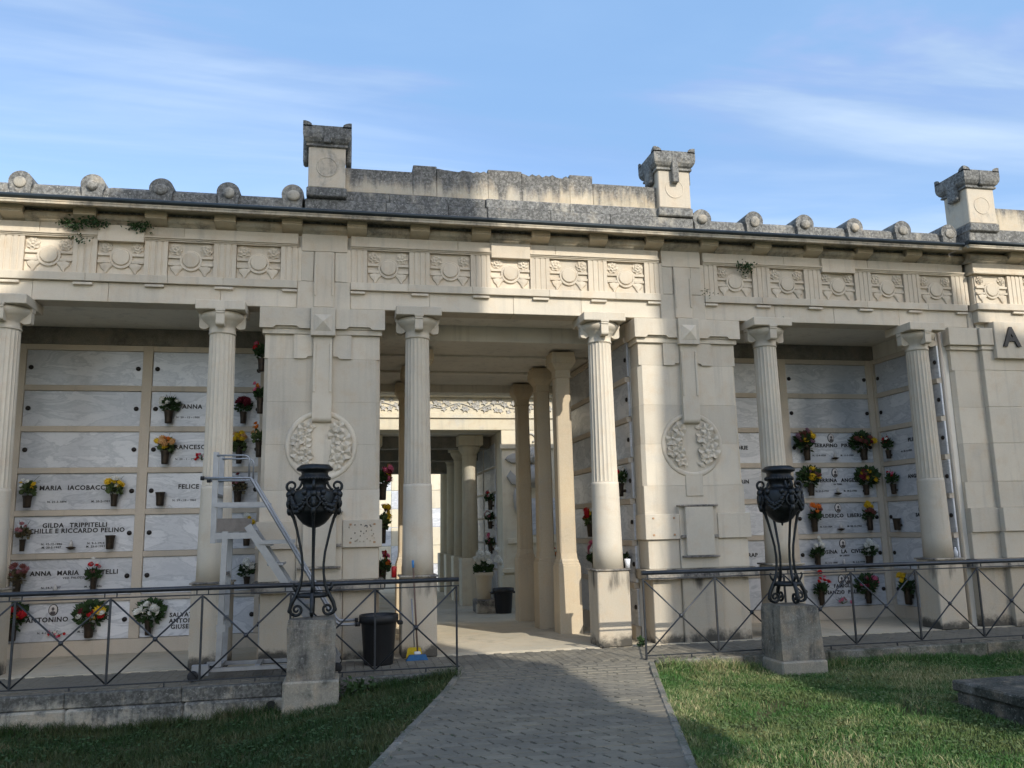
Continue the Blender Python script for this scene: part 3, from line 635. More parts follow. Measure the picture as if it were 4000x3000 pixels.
def acroterion(xa, y, zb, par, tab=False, k=1.0):
    hw = .25; d = .52
    o = block('acroterion', xa-hw, xa+hw, y, y+d, zb, zb+.60, 'stone_acro', par, .012)
    b = block('base', xa-hw-.02, xa+hw+.02, y-.02, y+d+.02, zb-.13, zb-.002, 'stone_parapet', o, .012)
    m = MB(); z0 = zb+.58; prof_ = [(0, 0), (.03, .012), (.03, .04), (.015, .05), (.045, .075), (.07, .12), (.078, .17), (.078, .29), (.05, .30)]
    v = []; n = len(prof_)
    for e, z in prof_: v += [(xa-hw-e, y-e, z0+z), (xa+hw+e, y-e, z0+z), (xa+hw+e, y+d+e, z0+z), (xa-hw-e, y+d+e, z0+z)]
    f = [(i*4+j, i*4+(j+1) % 4, (i+1)*4+(j+1) % 4, (i+1)*4+j) for i in range(n-1) for j in range(4)]+[(n*4-4, n*4-3, n*4-2, n*4-1), (3, 2, 1, 0)]
    m.add(v, f); cp = part('cap', m, 'stone_parapet', o)
    for sx in (-1, 1):
        for sy in (0, 1):
            cx = xa+sx*(hw+.078); cy = y-.078 if sy == 0 else y+d+.078
            ex = -sx; ey = 1 if sy == 0 else -1
            m = MB(); L = .125
            v = [(cx, cy, z0+.27), (cx+ex*L, cy, z0+.27), (cx+ex*L*.9, cy, z0+.315), (cx+ex*L*.62, cy, z0+.338), (cx+ex*.03, cy, z0+.35), (cx, cy+ey*L, z0+.27), (cx, cy+ey*L*.9, z0+.315), (cx, cy+ey*L*.62, z0+.338), (cx, cy+ey*.03, z0+.35), (cx+ex*.075, cy+ey*.075, z0+.30), (cx, cy, z0+.348)]
            m.add(v, [(0, 1, 2, 3, 4, 10), (0, 10, 8, 7, 6, 5), (1, 9, 2), (2, 9, 3), (3, 9, 4), (4, 9, 10), (5, 6, 9), (6, 7, 9), (7, 8, 9), (8, 10, 9)]); part('ear', m, 'stone_parapet', cp)
            if sy == 0:
                m = MB(); m.cbox(xa+sx*(hw+.002) if sx > 0 else xa-hw-.075, xa+hw+.075 if sx > 0 else xa-hw-.002, y-.02, y+.12, z0-.16, z0+.06, .02)
    for sx in (-1, 1):
        m = MB(); xx = sorted((xa+sx*(hw+.004), xa+sx*(hw+.082))); m.cbox(xx[0], xx[1], y+.14, y+.36, z0-.15, z0+.30, .022); part('side_tongue', m, 'stone_parapet', cp)
    m = MB(); m.cbox(xa-.05, xa+.05, y-.085, y-.003, (z0-.20 if tab else z0+.05), z0+.29, .01); part('front_tongue', m, 'stone_parapet', cp)
    m = MB(); m.lathe([(.145, -.02), (.145, .006), (.135, .008), (.128, .003), (.127, .003)], 32, (xa-.0, y, zb+.30), False, 'y'); part('circle', m, 'stone_acro', o)
    return o
acroterion(XL+.01, AY-.10, 6.215, B); acroterion(XR, AY-.10, 6.215, B, True)
# --- piers
m = MB()
for i in range(5): petal(m, (0, 0, 0), i*2*PI/5, .004, .085, .040, .030, .010)
m.ell((0, -.02, 0), (.018, .016, .018), 8, 5); FLOWERS = mesh_of('carved_blossom', m, 'stone')
def leaf_carve():
    m = MB(); petal(m, (0, 0, 0), 0, -.07, .075, .042, .022, -.006); return m
LEAFC = mesh_of('carved_leaf', leaf_carve(), 'stone')
def pier(xa, mirror=1, full=True):
    pr = B
    bl = lambda nm, a, b, y0, z0, z1, mat='stone', y1=11.3, c=.006: block(nm, xa+a, xa+b, y0, y1, z0, z1, mat, pr, c)
    # plinth
    for a, b, y in ((-.70, -.292, 10.90), (-.288, .288, 10.86), (.292, .70, 10.90)): bl('plinth_block', a, b, y, 0, .84, 'stone_plinth', 11.3, .008)
    for a, b in ((-.80, -.002), (.002, .80)):
        m = MB(); m.prism([(11.3, .842), (10.80, .842), (10.79, .86), (10.79, .905), (10.88, .962), (10.88, .972), (11.3, .972)], xa+a, xa+b, 'x'); part('ledge', m, 'stone_ledge', pr)
    for a, b in ((-.735, -.283), (.283, .735)): bl('dado_base', a, b, 10.915, .974, 1.365, 'stone')
    for a, b in ((-.775, -.283), (.283, .775)): bl('dado_block', a, b, 10.875, 1.368, 1.71, 'stone')
    bl('tablet', -.28, .28, 10.885, .974, 1.80); bl('tablet_front', -.205, .205, 10.835, 1.145, 1.802, 'stone', 10.883); bl('tablet_sill', -.265, .265, 10.822, 1.118, 1.143, 'stone_ledge', 10.883, .004)
    bl('tablet_cap', -.285, .285, 10.83, 1.804, 1.832, 'stone_ledge', 11.0, .008)
    for a, b in ((-.27, -.208), (.208, .27)): bl('tablet_foot', a, b, 10.84, 1.38, 1.42, 'stone_ledge', 10.883, .004)
    # shaft courses with chamfered arrises
    for z0, z1, ch in ((1.712, 2.098, 0), (2.1, 2.677, 1), (2.679, 3.231, 1), (3.233, 3.80, 1), (3.802, 4.118, 0)):
        hw = .745-.012*(z0-1.7)/2.4; c = .05 if ch else .004; m = MB()
        m.prism([(xa-hw, 11.3), (xa-hw, 10.955+c), (xa-hw+c, 10.955), (xa+hw-c, 10.955), (xa+hw, 10.955+c), (xa+hw, 11.3)], z0, z1, 'z'); part('shaft_course', m, 'stone', pr)
    bl('neck', -.765, .765, 10.915, 4.12, 4.188); bl('cap_bed', -.77, .77, 10.905, 4.189, 4.24)
    for s in (-1, 1):
        pts = [(s*.162, 4.19), (s*.30, 4.19), (s*.335, 4.222), (s*.60, 4.222), (s*.635, 4.19), (s*.80, 4.19), (s*.80, 4.462), (s*.162, 4.462)]
        m = MB(); m.prism([(xa+x_, z_) for x_, z_ in (pts if s > 0 else pts[::-1])], 10.865, 11.3, 'y'); part('cap_block', m, 'stone', pr)
        pts = [(s*.13, 3.83), (s*.19, 3.83), (s*.215, 3.80), (s*.365, 3.80), (s*.365, 4.117), (s*.13, 4.117)]
        m = MB(); m.prism([(xa+x_, z_) for x_, z_ in (pts if s > 0 else pts[::-1])], 10.925, 11.0, 'y'); part('side_plate', m, 'stone', pr)
    bl('key_block', -.158, .158, 10.825, 4.09, 4.466)
    m = MB(); y = 10.823; cx, cz, h = xa, 4.26, .11
    m.add([(cx-h, y, cz-h*1.0), (cx+h, y, cz-h*1.0), (cx+h, y, cz+h), (cx-h, y, cz+h), (cx, y-.045, cz+.01)], [(0, 1, 4), (1, 2, 4), (2, 3, 4), (3, 0, 4)]); part('pyramid', m, 'stone', pr)
    m = MB(); pf = [(11.0, 4.088), (10.885, 4.088), (10.885, 3.02)]+[(10.885+.06-.06*math.cos(R(t)), 3.02-.06*math.sin(R(t))) for t in range(15, 91, 15)]+[(11.0, 2.96)]
    m.prism(pf, xa-.122, xa+.122, 'x'); part('cross_shaft', m, 'stone', pr)
    for s in (-1, 1):
        m = MB(); a, b = sorted((xa+s*.085, xa+s*.121)); m.cbox(a, b, 10.872, 10.886, 3.35, 4.0, .006); part('shaft_fillet', m, 'stone', pr)
    bl('slot_stone', -.128, .128, 10.94, 1.95, 2.255, 'stone', 11.0)
    # wreath
    m = MB(); m.lathe([(.455, -.0), (.45, .008), (.43, .015), (.405, .012), (.385, .002), (.384, -.02)], 48, (xa, 10.954, 2.665), True, 'y'); wr = part('wreath_ring', m, 'stone', pr)
    for s in (-1, 1):
        for i in range(9):
            th = R(-62+124*i/8+random.uniform(-5, 5)); rr = (.30 if i % 2 else .215)+random.uniform(-.02, .02)
            if abs(rr*math.cos(th)) < .13: continue
            px, pz_ = xa+s*rr*math.cos(th), 2.665+rr*math.sin(th)
            inst('carved_blossom', FLOWERS, wr, (px, 10.952-random.uniform(0, .015), pz_), (random.uniform(-.2, .2), random.uniform(0, 6.28), random.uniform(-.2, .2)), (lambda q: (q, .75*q, q))(random.uniform(.9, 1.35)))
        for i in range(9):
            th = R(-66+16*i+random.uniform(-4, 4)); rr = random.uniform(.27, .325); px, pz_ = xa+s*rr*math.cos(th), 2.665+rr*math.sin(th)
            inst('carved_leaf', LEAFC, wr, (px, 10.95, pz_), (0, random.uniform(0, 6.28), 0), random.uniform(.6, .9))
    # pilaster strip through the frieze
    bl('pilaster_block', -.345, .345, FY-.03, 4.468, 4.857, 'stone', FY+.3); 
    for a, b in ((-.30, -.138), (.138, .30)): bl('pilaster_block', a, b, FY-.032, 4.86, 5.27, 'stone', FY+.3)
    bl('pilaster_block', -.30, .30, FY-.038, 5.273, 5.512, 'stone_frieze', FY+.3)
    pts = [(-.13, 4.47), (.13, 4.47), (.13, 5.27), (-.13, 5.27)]
    bl('pilaster_slot', -.132, .132, FY-.052, 4.50, 5.268, 'stone_frieze', FY-.02, .01)
    for s in (-1, 1):
        m = MB(); a, b = sorted((xa+s*.10, xa+s*.13)); m.cbox(a, b, FY-.064, FY-.051, 4.66, 5.10, .008); part('slot_fillet', m, 'stone_frieze', pr)
pier(XL); pier(XR); 
if XW > -6: pier(XW)
# carved vine lines and bolt holes on the left pier's right dado plate
m = MB()
for i in range(26):
    a, b = random.uniform(.36, .68), random.uniform(1.43, 1.66); m.ell((XL+a, 10.874, b), (.008, .004, .010), 6, 4)
part('carved_sprig', m, 'stone_ledge', B)
for xa in (XL+.38, XL+.68, XR-.66, XR-.36):
    for z in (1.43, 1.655):
        m = MB(); m.cbox(xa-.014, xa+.014, 10.868, 10.876, z-.012, z+.012, .002); part('bolt_plug', m, 'terracotta', B)
# --- columns
def column_meshes():
    n = 80
    def fl(a): t = (a/(2*PI)*20) % 1.0; return 1-0.055*math.sin(PI*t)**0.8
    m = MB(); m.lathe([(.180, 2.165), (.1785, 2.20), (.172, 2.7), (.166, 3.4), (.160, 4.02), (.160, 4.10)], n, (0, 0, 0), False, 'z', fl); sh = m
    lo_ = MB().lathe([(.205, 1.0), (.2, 1.3), (.188, 2.12), (.185, 2.162)], 40)
    ca = MB(); ca.lathe([(.163, 4.102), (.170, 4.11), (.170, 4.125), (.163, 4.13), (.166, 4.20), (.172, 4.205), (.172, 4.213), (.185, 4.22), (.185, 4.23), (.20, 4.237), (.20, 4.247), (.235, 4.27), (.268, 4.31), (.275, 4.335), (.262, 4.372)], 40)
    for k in range(4):
        a = k*PI/2; rot = Matrix.Rotation(a, 3, 'Z')
        t = MB(); pr2 = [(-.15, 4.378), (-.296, 4.378), (-.296, 4.335), (-.285, 4.33), (-.285, 4.24)]+[(-.255-.03*math.cos(R(q)), 4.21-.03*math.sin(R(q))) for q in range(0, 91, 30)]+[(-.21, 4.175), (-.165, 4.20), (-.15, 4.2)]
        t.prism(pr2, -.052, .052, 'x'); ca.add([tuple(rot @ Vector(p)) for p in t.v], t.f)
    ab = MB(); ab.cbox(-.302, .302, -.302, .302, 4.378, 4.498, .008)
    ab.cbox(-.06, .06, -.304, .304, 4.36, 4.40, .004)
    pe = MB(); pe.cbox(-.225, .225, -.212, .212, 0, .975, .012)
    ba = MB(); ba.cbox(-.245, .245, -.232, .232, .976, 1.0, .006)
    return [(nm, mesh_of(nm, mb, mt)) for nm, mb, mt in (('fluted_shaft', sh, 'stone'), ('column_drum', lo_, 'stone'), ('capital', ca, 'stone'), ('abacus', ab, 'stone'), ('pedestal', pe, 'stone_plinth'), ('base_slab', ba, 'stone_ledge'))]
CM = column_meshes()
for x in COLS:
    o = inst('column', CM[0][1], B, (x, CY, 0))
    for nm, me in CM[1:]: inst(nm, me, o, (x, CY, 0))
# --- passage pillars
def pillar_meshes():
    def sq(prof, ch=.0):
        m = MB(); v = []
        for h, z in prof:
            c = min(ch, h*.3); v += [(-h, -h+c, z), (-h+c, -h, z), (h-c, -h, z), (h, -h+c, z), (h, h-c, z), (h-c, h, z), (-h+c, h, z), (-h, h-c, z)]
        n = len(prof); m.add(v, [(i*8+j, i*8+(j+1) % 8, (i+1)*8+(j+1) % 8, (i+1)*8+j) for i in range(n-1) for j in range(8)]+[tuple(range(7, -1, -1)), tuple((n-1)*8+j for j in range(8))]); return m
    return [('pillar_shaft', sq([(.128, 1.17), (.124, 2.4), (.116, 3.86)], .02)), ('pillar_base', sq([(.178, -.2), (.172, .94), (.172, .985), (.164, .99), (.164, 1.02), (.15, 1.03), (.15, 1.06), (.135, 1.09), (.13, 1.17)], .01)), ('pillar_cap', sq([(.132, 3.862), (.132, 3.89), (.120, 3.895), (.122, 3.98), (.178, 4.07), (.178, 4.085), (.195, 4.09), (.195, 4.19), (.185, 4.195), (.185, 4.259)], .008))]
PM = [(nm, mesh_of(nm, mb, 'stone_pillar')) for nm, mb in pillar_meshes()]
for sx in (3.36, 1.14):
    for y in (12.5, 13.85, 15.46):
        o = inst('pillar', PM[0][1], B, (sx, y, 0))
        for nm, me in PM[1:]: inst(nm, me, o, (sx, y, 0))
# --- burial niches: frame strips and marble slabs
SW, SH = 1.535, 0.50
def slab_mesh(): m = MB(); m.cbox(-SW/2, SW/2, 0, .03, -SH/2, SH/2, .004); return m
SLAB = mesh_of('niche_slab', slab_mesh(), 'marble')
m = MB(); m.lathe([(.033, 0), (.033, .012), (.024, .022), (0.0001, .025)], 14, (0, 0, 0), True, 'y'); STUD = mesh_of('stud', m, 'stud_metal')
def slab(px, py, zc, ax='x', flip=1):
    """ax x: slab faces -Y at plane py; ax y: slab faces flip*X, px is its plane, py its centre"""
    if ax == 'x':
        o = inst('niche_slab', SLAB, B, (px, py, zc))
        for s in (-1, 1): inst('stud', STUD, o, (px+s*(SW/2-.062), py, zc))
    else:
        rz = -PI/2*(1 if flip < 0 else -1)
        o = inst('niche_slab', SLAB, B, (px, py, zc), (0, 0, rz))
        for s in (-1, 1):
            k = inst('stud', STUD, o, (px, py, zc)); k.location = (s*(SW/2-.062), 0, 0)
    return o
SL = {}
for bay_, xs in (('L', (-3.6025, -1.9325, -5.2725, -6.9425)), ('R', (6.3875, 8.0575))):
    for i, xc in enumerate(xs):
        for k, zt in enumerate(ROWS): SL[bay_, i, k] = slab(xc, NY, zt-SH/2)
zz = [4.275]+[z for zt in ROWS for z in (zt, zt-SH)]+[0]
def strips(a, b, y):
    for k in range(8):
        zt, zb = (4.273 if k == 0 else ROWS[k-1]-SH-.002), (ROWS[k]+.002 if k < 7 else .195)
        if zt-zb > .01: block('frame_rail', a, b, y, NY+.055, zb, zt, 'stone_niche', None, .004)
for a, b in ((-7.71, -1.165), (5.62, 8.825)): strips(a, b, NY-.028)
for xv in (-1.165+.0325, -2.7675, -4.4375, -6.1075): block('frame_post', xv-.0665, xv+.0665 if xv > -1.2 else xv+.0665, NY-.034, NY+.05, .196, 4.272, 'stone_niche', None, .004)
for xv in (5.555, 7.2225, 8.87): block('frame_post', xv-.0665, xv+.0665, NY-.034, NY+.05, .196, 4.272, 'stone_niche', None, .004)
block('niche_base', -9, -1.07, NY-.06, NY+.05, .0, .193, 'stone_niche'); block('niche_base', 5.52, 8.93, NY-.06, NY+.05, .0, .193, 'stone_niche')
# side walls with slabs:  right end of right bay, right end of left bay (both face -X), passage walls
def side_wall(xp, ys, flip, y0, y1, key):
    for i, yc in enumerate(ys):
        for k, zt in enumerate(ROWS): SL[key, i, k] = slab(xp, yc, zt-SH/2, 'y', flip)
    a, b = sorted((xp+.028*flip, xp-.06*flip))
    for k in range(8):
        zt, zb = (4.273 if k == 0 else ROWS[k-1]-SH-.002), (ROWS[k]+.002 if k < 7 else -.15)
        block('frame_rail', a, b, y0, y1, zb, zt, 'stone_niche', None, .004)
    a, b = sorted((xp+.034*flip, xp-.06*flip)); ed = [y0+.0]
    for i, yc in enumerate(ys):
        for e in (yc-SW/2-.07, yc+SW/2+.07):
            if e-.064 > y0-.16 and e < NY-.02: block('frame_post', a, b, e-.064, e+.064, -.15, 4.272, 'stone_niche', None, .004)
side_wall(8.93, (11.74,), -1, 11.0, 12.55, 'RS'); side_wall(-1.00, (11.9,), -1, 11.34, 12.55, 'LS')
block('wall_core', 8.965, AX-.02, 11.02, 12.7, 0, 4.55, 'plaster')
side_wall(4.02, (12.03, 13.70), -1, 11.3, 15.5, 'PR'); side_wall(.45, (12.12, 13.79), 1, 11.34, 15.5, 'PL')
# --- inscriptions
def text_mesh(s, size, name='inscription', ext=.0022, bold=.0):
    cu = bpy.data.curves.new(name, 'FONT'); cu.body = s; cu.size = size; cu.align_x = 'CENTER'; cu.align_y = 'CENTER'; cu.extrude = ext; cu.offset = bold; cu.space_character = 1.12; cu.resolution_u = 2
    ob = bpy.data.objects.new(name, cu); COL.objects.link(ob)
    dg = bpy.context.evaluated_depsgraph_get(); dg.update(); me = bpy.data.meshes.new_from_object(ob.evaluated_get(dg)); me.name = name
    bpy.data.objects.remove(ob); bpy.data.curves.remove(cu)
    me.materials.clear(); me.materials.append(MATS['letter_metal']); return me
def write(key, s, dx, dz, size=.088, bold=.0028):
    o = SL[key]; ws = [q for q in s.split('  ') if q.strip()]; ms = []
    for q in ws:
        me = text_mesh(q.strip(), size, 'inscription', .002, bold if size > .05 else .0006); xs_ = [v_.co.x for v_ in me.vertices]; ms.append((me, max(xs_)-min(xs_), (max(xs_)+min(xs_))/2))
    gp = size*.85; tot = sum(q[1] for q in ms)+gp*(len(ms)-1); x_ = dx-tot/2
    for me, wd_, c_ in ms:
        t = bpy.data.objects.new('inscription', me); COL.objects.link(t); t.parent = o; t.location = (x_+wd_/2-c_, -.0025, dz); t.rotation_euler = (PI/2, 0, 0); x_ += wd_+gp
D = .040
for key, rows in {
    ('L', 1, 1): [('ANNA  D', -.14, .035, .088), ('N. 20 - 12 - 1900', -.26, -.12, D)],
    ('L', 1, 2): [('FRANCESCO', -.20, .03, .088), ('N. 20 - 1 - 1929', -.26, -.14, D)],
    ('L', 0, 3): [('MARIA   IACOBACCI', -.05, .05, .088), ('N. 21-3-1894', -.25, -.14, D), ('M. 20-2-1983', .31, -.14, D)],
    ('L', 1, 3): [('FELICE  D', -.14, .05, .088), ('N. 29 - 10 - 1860', -.26, -.14, D)],
    ('L', 0, 4): [('GILDA   TRIPPITELLI', .0, .12, .085), ('ACHILLE E RICCARDO PELINO', .0, .045, .085), ('N. 12-12-1886', -.28, -.13, D), ('M. 20-5-1937', -.28, -.175, D), ('N. 9-1-1914', .28, -.13, D), ('M. 23-6-1993', .28, -.175, D)],
    ('L', 0, 5): [('ANNA  MARIA  PISCITELLI', .03, .06, .085), ('VED. PALOZZO', .04, -.005, D), ('N. 14-7-1907', -.25, -.13, D), ('M. 6-9-1986', .28, -.13, D)],
    ('L', 0, 6): [("ANTONINO   D'ANGELO", .0, .03, .088), ('N. 4-12-1922', -.26, -.14, D), ('M. 27-2-2005', .24, -.14, D)],
    ('L', 1, 6): [('SALVATO', -.20, .03, .08), ('ANTONIE', -.20, -.05, .08), ('GIUSEPP', -.20, -.13, .08)],
    ('R', 0, 2): [('SIGNORIE', -.08, .0, .088)], ('R', 0, 3): [('TURIN', -.03, .03, .088), ('TRABA', -.12, -.04, D)], ('R', 0, 4): [('TO', -.02, .04, .088)], ('R', 0, 5): [('TRAP', .06, .02, .088)],
    ('R', 1, 2): [('SERAFINO   PIRRI', .02, .035, .085), ('N. 12-4-1920', -.26, -.13, D), ('M. 11-3-1988', .26, -.13, D)],
    ('R', 1, 3): [('GUERRINA    ANGELI', .0, .035, .085), ('IN PIRRI', .04, -.03, D), ('N. 21-3-1921', -.26, -.14, D), ('M. 20-2-1982', .26, -.14, D)],
    ('R', 1, 4): [('ULDERICO   LIBERI', .03, .035, .085), ('N. 4-8-1904', -.24, -.14, D), ('M. 28-12-1983', .28, -.14, D)],
    ('R', 1, 5): [('ROSINA    LA  CIVITA', .03, .035, .085), ('IN LIBERI', .05, -.03, D), ('N. 1-6-1908', -.2, -.14, D), ('M. 2-6-1978', .3, -.14, D)],
    ('R', 1, 6): [('FAMIGLIA', -.0, .07, .08), ('VENANZIO   PALLOZZI', .0, -.03, .08)],
    ('RS', 0, 2): [('PLINIO', .05, .05, .085), ('N. 20-11-1921', -.16, -.12, D)], ('RS', 0, 3): [('ANGELA  PER', .1, .05, .085)], ('RS', 0, 4): [('FAMIGLIA', .18, .1, .08), ('SALUTARI', .1, .02, .08)],
}.items():
    for r_ in rows: write(key, *r_)
# portrait ovals (small enamel plates, plain figure)
def oval(key, dx, dz):
    o = SL[key]
    for nm, rr, y, mt in (('portrait_frame', (.062, .010, .078), -.004, 'stud_metal'), ('portrait_plate', (.052, .008, .068), -.012, 'ceramic'), ('portrait_print', (.034, .004, .026), -.0175, 'photo_dark')):
        m = MB(); m.ell((0, 0, -.036 if nm == 'portrait_print' else 0), rr, 20, 8)
        if nm == 'portrait_print': m.ell((0, -.0005, .012), (.020, .004, .026), 12, 8)
        me = mesh_of(nm, m, mt); k = bpy.data.objects.new(nm, me); COL.objects.link(k); k.parent = o; k.location = (dx, y, dz)
for key, dx, dz in ((('L', 0, 6), -.20, .16), (('L', 1, 3), .27, .17), (('L', 1, 6), -.02, .17), (('R', 0, 2), -.36, .14), (('R', 0, 3), -.33, .14), (('R', 1, 2), -.02, .16), (('R', 1, 3), .0, .16), (('R', 1, 4), .0, .165), (('R', 1, 5), .03, .165), (('R', 1, 6), -.05, .175), (('R', 1, 6), .07, .175)): oval(key, dx, dz)

# --- projecting wing at the right with the letter A
Wg = thing('projecting_wing', 'projecting limestone wing with a raised letter A at the right edge', 'building', (11.4, 11, 0))
WY = FY-.13
def wb(nm, x0, x1, y0, y1, z0, z1, mat='stone', c=.006): return block(nm, x0, x1, y0, y1, z0, z1, mat, Wg, c)
wb('wall_core', AX+.05, 14, WY+.12, 15.5, 0, 5.6, 'plaster')
for z0, z1 in ((0, .84), (.972, 1.36), (1.362, 1.71), (1.712, 2.098), (2.1, 2.677), (2.679, 3.231), (3.233, 3.80), (3.802, 4.118)):
    mt = 'stone_plinth' if z0 == 0 else 'stone'; yo = {0: -.07, .972: -.04, 1.362: -.075}.get(z0, 0)
    for a, b in ((AX, 10.9), (10.903, 12.2)): wb('wall_block', a-(.03 if yo else 0), b, WY+yo, WY+.14, z0, z1, mt)
wb('ledge', AX-.05, 12.2, WY-.12, WY+.14, .842, .97, 'stone_ledge')
wb('neck', AX-.02, 12.2, WY-.02, WY+.14, 4.12, 4.188); wb('cap_block', AX-.05, 9.85, WY-.05, WY+.14, 4.19, 4.46); wb('cap_block', 10.72, 12.2, WY-.05, WY+.14, 4.19, 4.46)
wb('letter_tablet', 9.853, 10.717, WY-.075, WY+.14, 3.98, 4.56)
m = text_mesh('A', .42, 'letter', .012, .012); o = bpy.data.objects.new('letter', m); link(o, Wg, (10.13, WY-.090, 4.30)); o.rotation_euler = (PI/2, 0, 0)
wb('architrave_block', AX, 12.2, WY, WY+.14, 4.562, 4.752); wb('taenia_block', AX-.03, 12.2, WY-.055, WY+.14, 4.754, 4.858); wb('frieze_core', AX, 12.2, WY+.03, WY+.14, 4.86, 5.33, 'stone_frieze')
wb('frieze_band', AX-.02, 12.2, WY-.03, WY+.14, 5.375, 5.512, 'stone_frieze'); wb('frieze_moulding', AX-.04, 12.2, WY-.06, WY+.14, 5.332, 5.373, 'stone_frieze')
BB = B
def wing_metope(x):
    o = inst('metope', MET, Wg, (x, WY+.012, ZF)); y = WY+.012
    inst('ring', RING, o, (x, y, ZF-.012)); inst('roundel', DISC, o, (x, y, ZF))
    for s in (-1, 1):
        for dz in (.035, -.062): inst('bar', BAR, o, (x+s*.203, y-.001, ZF+dz))
        inst('carved_rose', ROSE, o, (x+s*.195, y, ZF+.155)); inst('carved_leaf', LEAFR, o, (x+s*.185, y, ZF-.13), None, (1.2*s, .8, 1.15))
for x in (9.96, 10.81): wing_metope(x)
for x in (10.385, 11.23): inst('triglyph', TRI, Wg, (x, WY-.028, ZF)); inst('bracket', BRK, Wg, (x, WY, 5.595))
for x in (10.385,): wb('regula', x-.115, x+.115, WY-.048, WY-.006, 4.705, 4.738, 'stone', .004)
for a, b in ((AX-.09, 10.252), (10.518, 11.097)):
    m = MB(); m.prism([(WY+y, z) for y, z in prof], a, b, 'x', True); part('cornice_moulding', m, 'stone_cornice', Wg)
m = MB(); m.prism([(WY+.1, 5.678), (WY-.285, 5.678), (WY-.285, 5.645), (WY-.325, 5.638), (WY-.345, 5.642), (WY-.345, 5.668), (WY-.352, 5.672), (WY-.352, 5.692), (WY+.1, 5.70)], AX-.31, 12.5, 'x'); part('corona_block', m, 'stone_cornice', Wg)
m = MB(); m.prism([(y+(WY-FY), z) for y, z in gp_], AX-.34, 12.5, 'x', True); part('gutter', m, 'gutter_metal', Wg)
wb('attic_course', AX+.08, 12.4, WY+.06, WY+.4, 5.69, 6.12, 'stone_parapet', .012); wb('attic_block', 10.26, 12.4, WY+.10, WY+.4, 6.122, 6.50, 'stone_attic')
acroterion(10.0, WY+.03, 6.20, Wg)
# pier flank next to the wing
for z0, z1 in ((0, .84), (.972, 1.36), (1.362, 1.71), (1.712, 2.098), (2.1, 2.677), (2.679, 3.231), (3.233, 3.80), (3.802, 4.118)):
    yo = {0: -.06, .972: -.02, 1.362: -.06}.get(z0, 0); c = .05 if 2.0 < z0 < 3.5 else .004; m = MB()
    m.prism([(9.15, 11.3), (9.15, 10.955+yo+c), (9.15+c, 10.955+yo), (AX+.02, 10.955+yo), (AX+.02, 11.3)], z0, z1, 'z'); part('flank_block', m, 'stone_plinth' if z0 == 0 else 'stone', B)
block('ledge', 9.08, AX-.06, 10.80, 11.3, .842, .97, 'stone_ledge'); block('neck', 9.13, AX-.03, 10.915, 11.3, 4.12, 4.188); block('cap_block', 9.09, AX-.06, 10.865, 11.3, 4.19, 4.462)
block('pilaster_block', XE-.345, AX-.001, FY-.02, FY+.3, 4.468, 4.75)
m = MB(); m.tube([(9.02, 11.0, .05), (9.02, 11.0, 4.4)], .028, 12); part('downpipe', m, 'stone_niche', B)

# ------------------------------------------------------------------ far pavilion beyond the passage
Fp = thing('far_portico', 'sunlit far portico with ivy frieze seen through the passage', 'building', (3, 18.4, -.15))
def fb(nm, x0, x1, y0, y1, z0, z1, mat='stone_far', c=.008): return block(nm, x0, x1, y0, y1, z0, z1, mat, Fp, c)
QY = 18.2; OX = 3.47
fb('pier', OX, 7.5, QY, QY+.6, -.2, 3.72); fb('pier', -4, .1, QY, QY+.6, -.2, 3.72)
fb('architrave', -4, 7.5, QY-.01, QY+.6, 3.722, 3.98); fb('taenia', -4, 7.5, QY-.05, QY+.6, 3.982, 4.08); fb('frieze', -4, 7.5, QY, QY+.6, 4.082, 4.45); fb('cornice', -4, 7.5, QY-.12, QY+.6, 4.452, 4.55); fb('cornice', -4, 7.5, QY-.3, QY+.6, 4.552, 5.4)
fb('pier_cap', OX-.04, 7.5, QY-.05, QY-.002, 3.30, 3.40); fb('pier_band', OX+.1, 7.5, QY-.04, QY-.002, 1.22, 1.34); fb('pier_base', OX-.05, 7.5, QY-.06, QY-.002, -.2, .55); fb('pier_base', OX-.05, 7.5, QY-.08, QY-.002, .60, .70)
fb('memorial_slab', 4.0, 4.7, QY-.02, QY-.001, 1.40, 2.2, 'marble')
def ivy_mesh():
    m = MB(); pts = []
    for k in range(5):
        a = PI/2+k*2*PI/5; pts += [(math.cos(a)*.085, math.sin(a)*.085), (math.cos(a+PI/5)*.042, math.sin(a+PI/5)*.042)]
    n = len(pts); m.add([(x*.9, -.03, z*.9) for x, z in pts]+[(x, 0, z) for x, z in pts]+[(0, -.018, 0)], [(i, (i+1) % n, 2*n) for i in range(n)]+[(n+i, n+(i+1) % n, (i+1) % n, i) for i in range(n)]); return m
IVY = mesh_of('ivy_leaf', ivy_mesh(), 'relief_grey')
for i in range(64):
    x = .0+4.7*i/63+random.uniform(-.04, .04); inst('ivy_leaf', IVY, Fp, (x, QY-.001, 4.265+.09*math.sin(i*1.9)+random.uniform(-.06, .06)), (0, random.uniform(0, 6), 0), random.uniform(.75, 1.1))
m = MB(); m.tube([(-.2+.1*i, QY-.012, 4.265+.055*math.sin(i*.75)) for i in range(52)], .012, 6); part('ivy_stem', m, 'relief_grey', Fp)
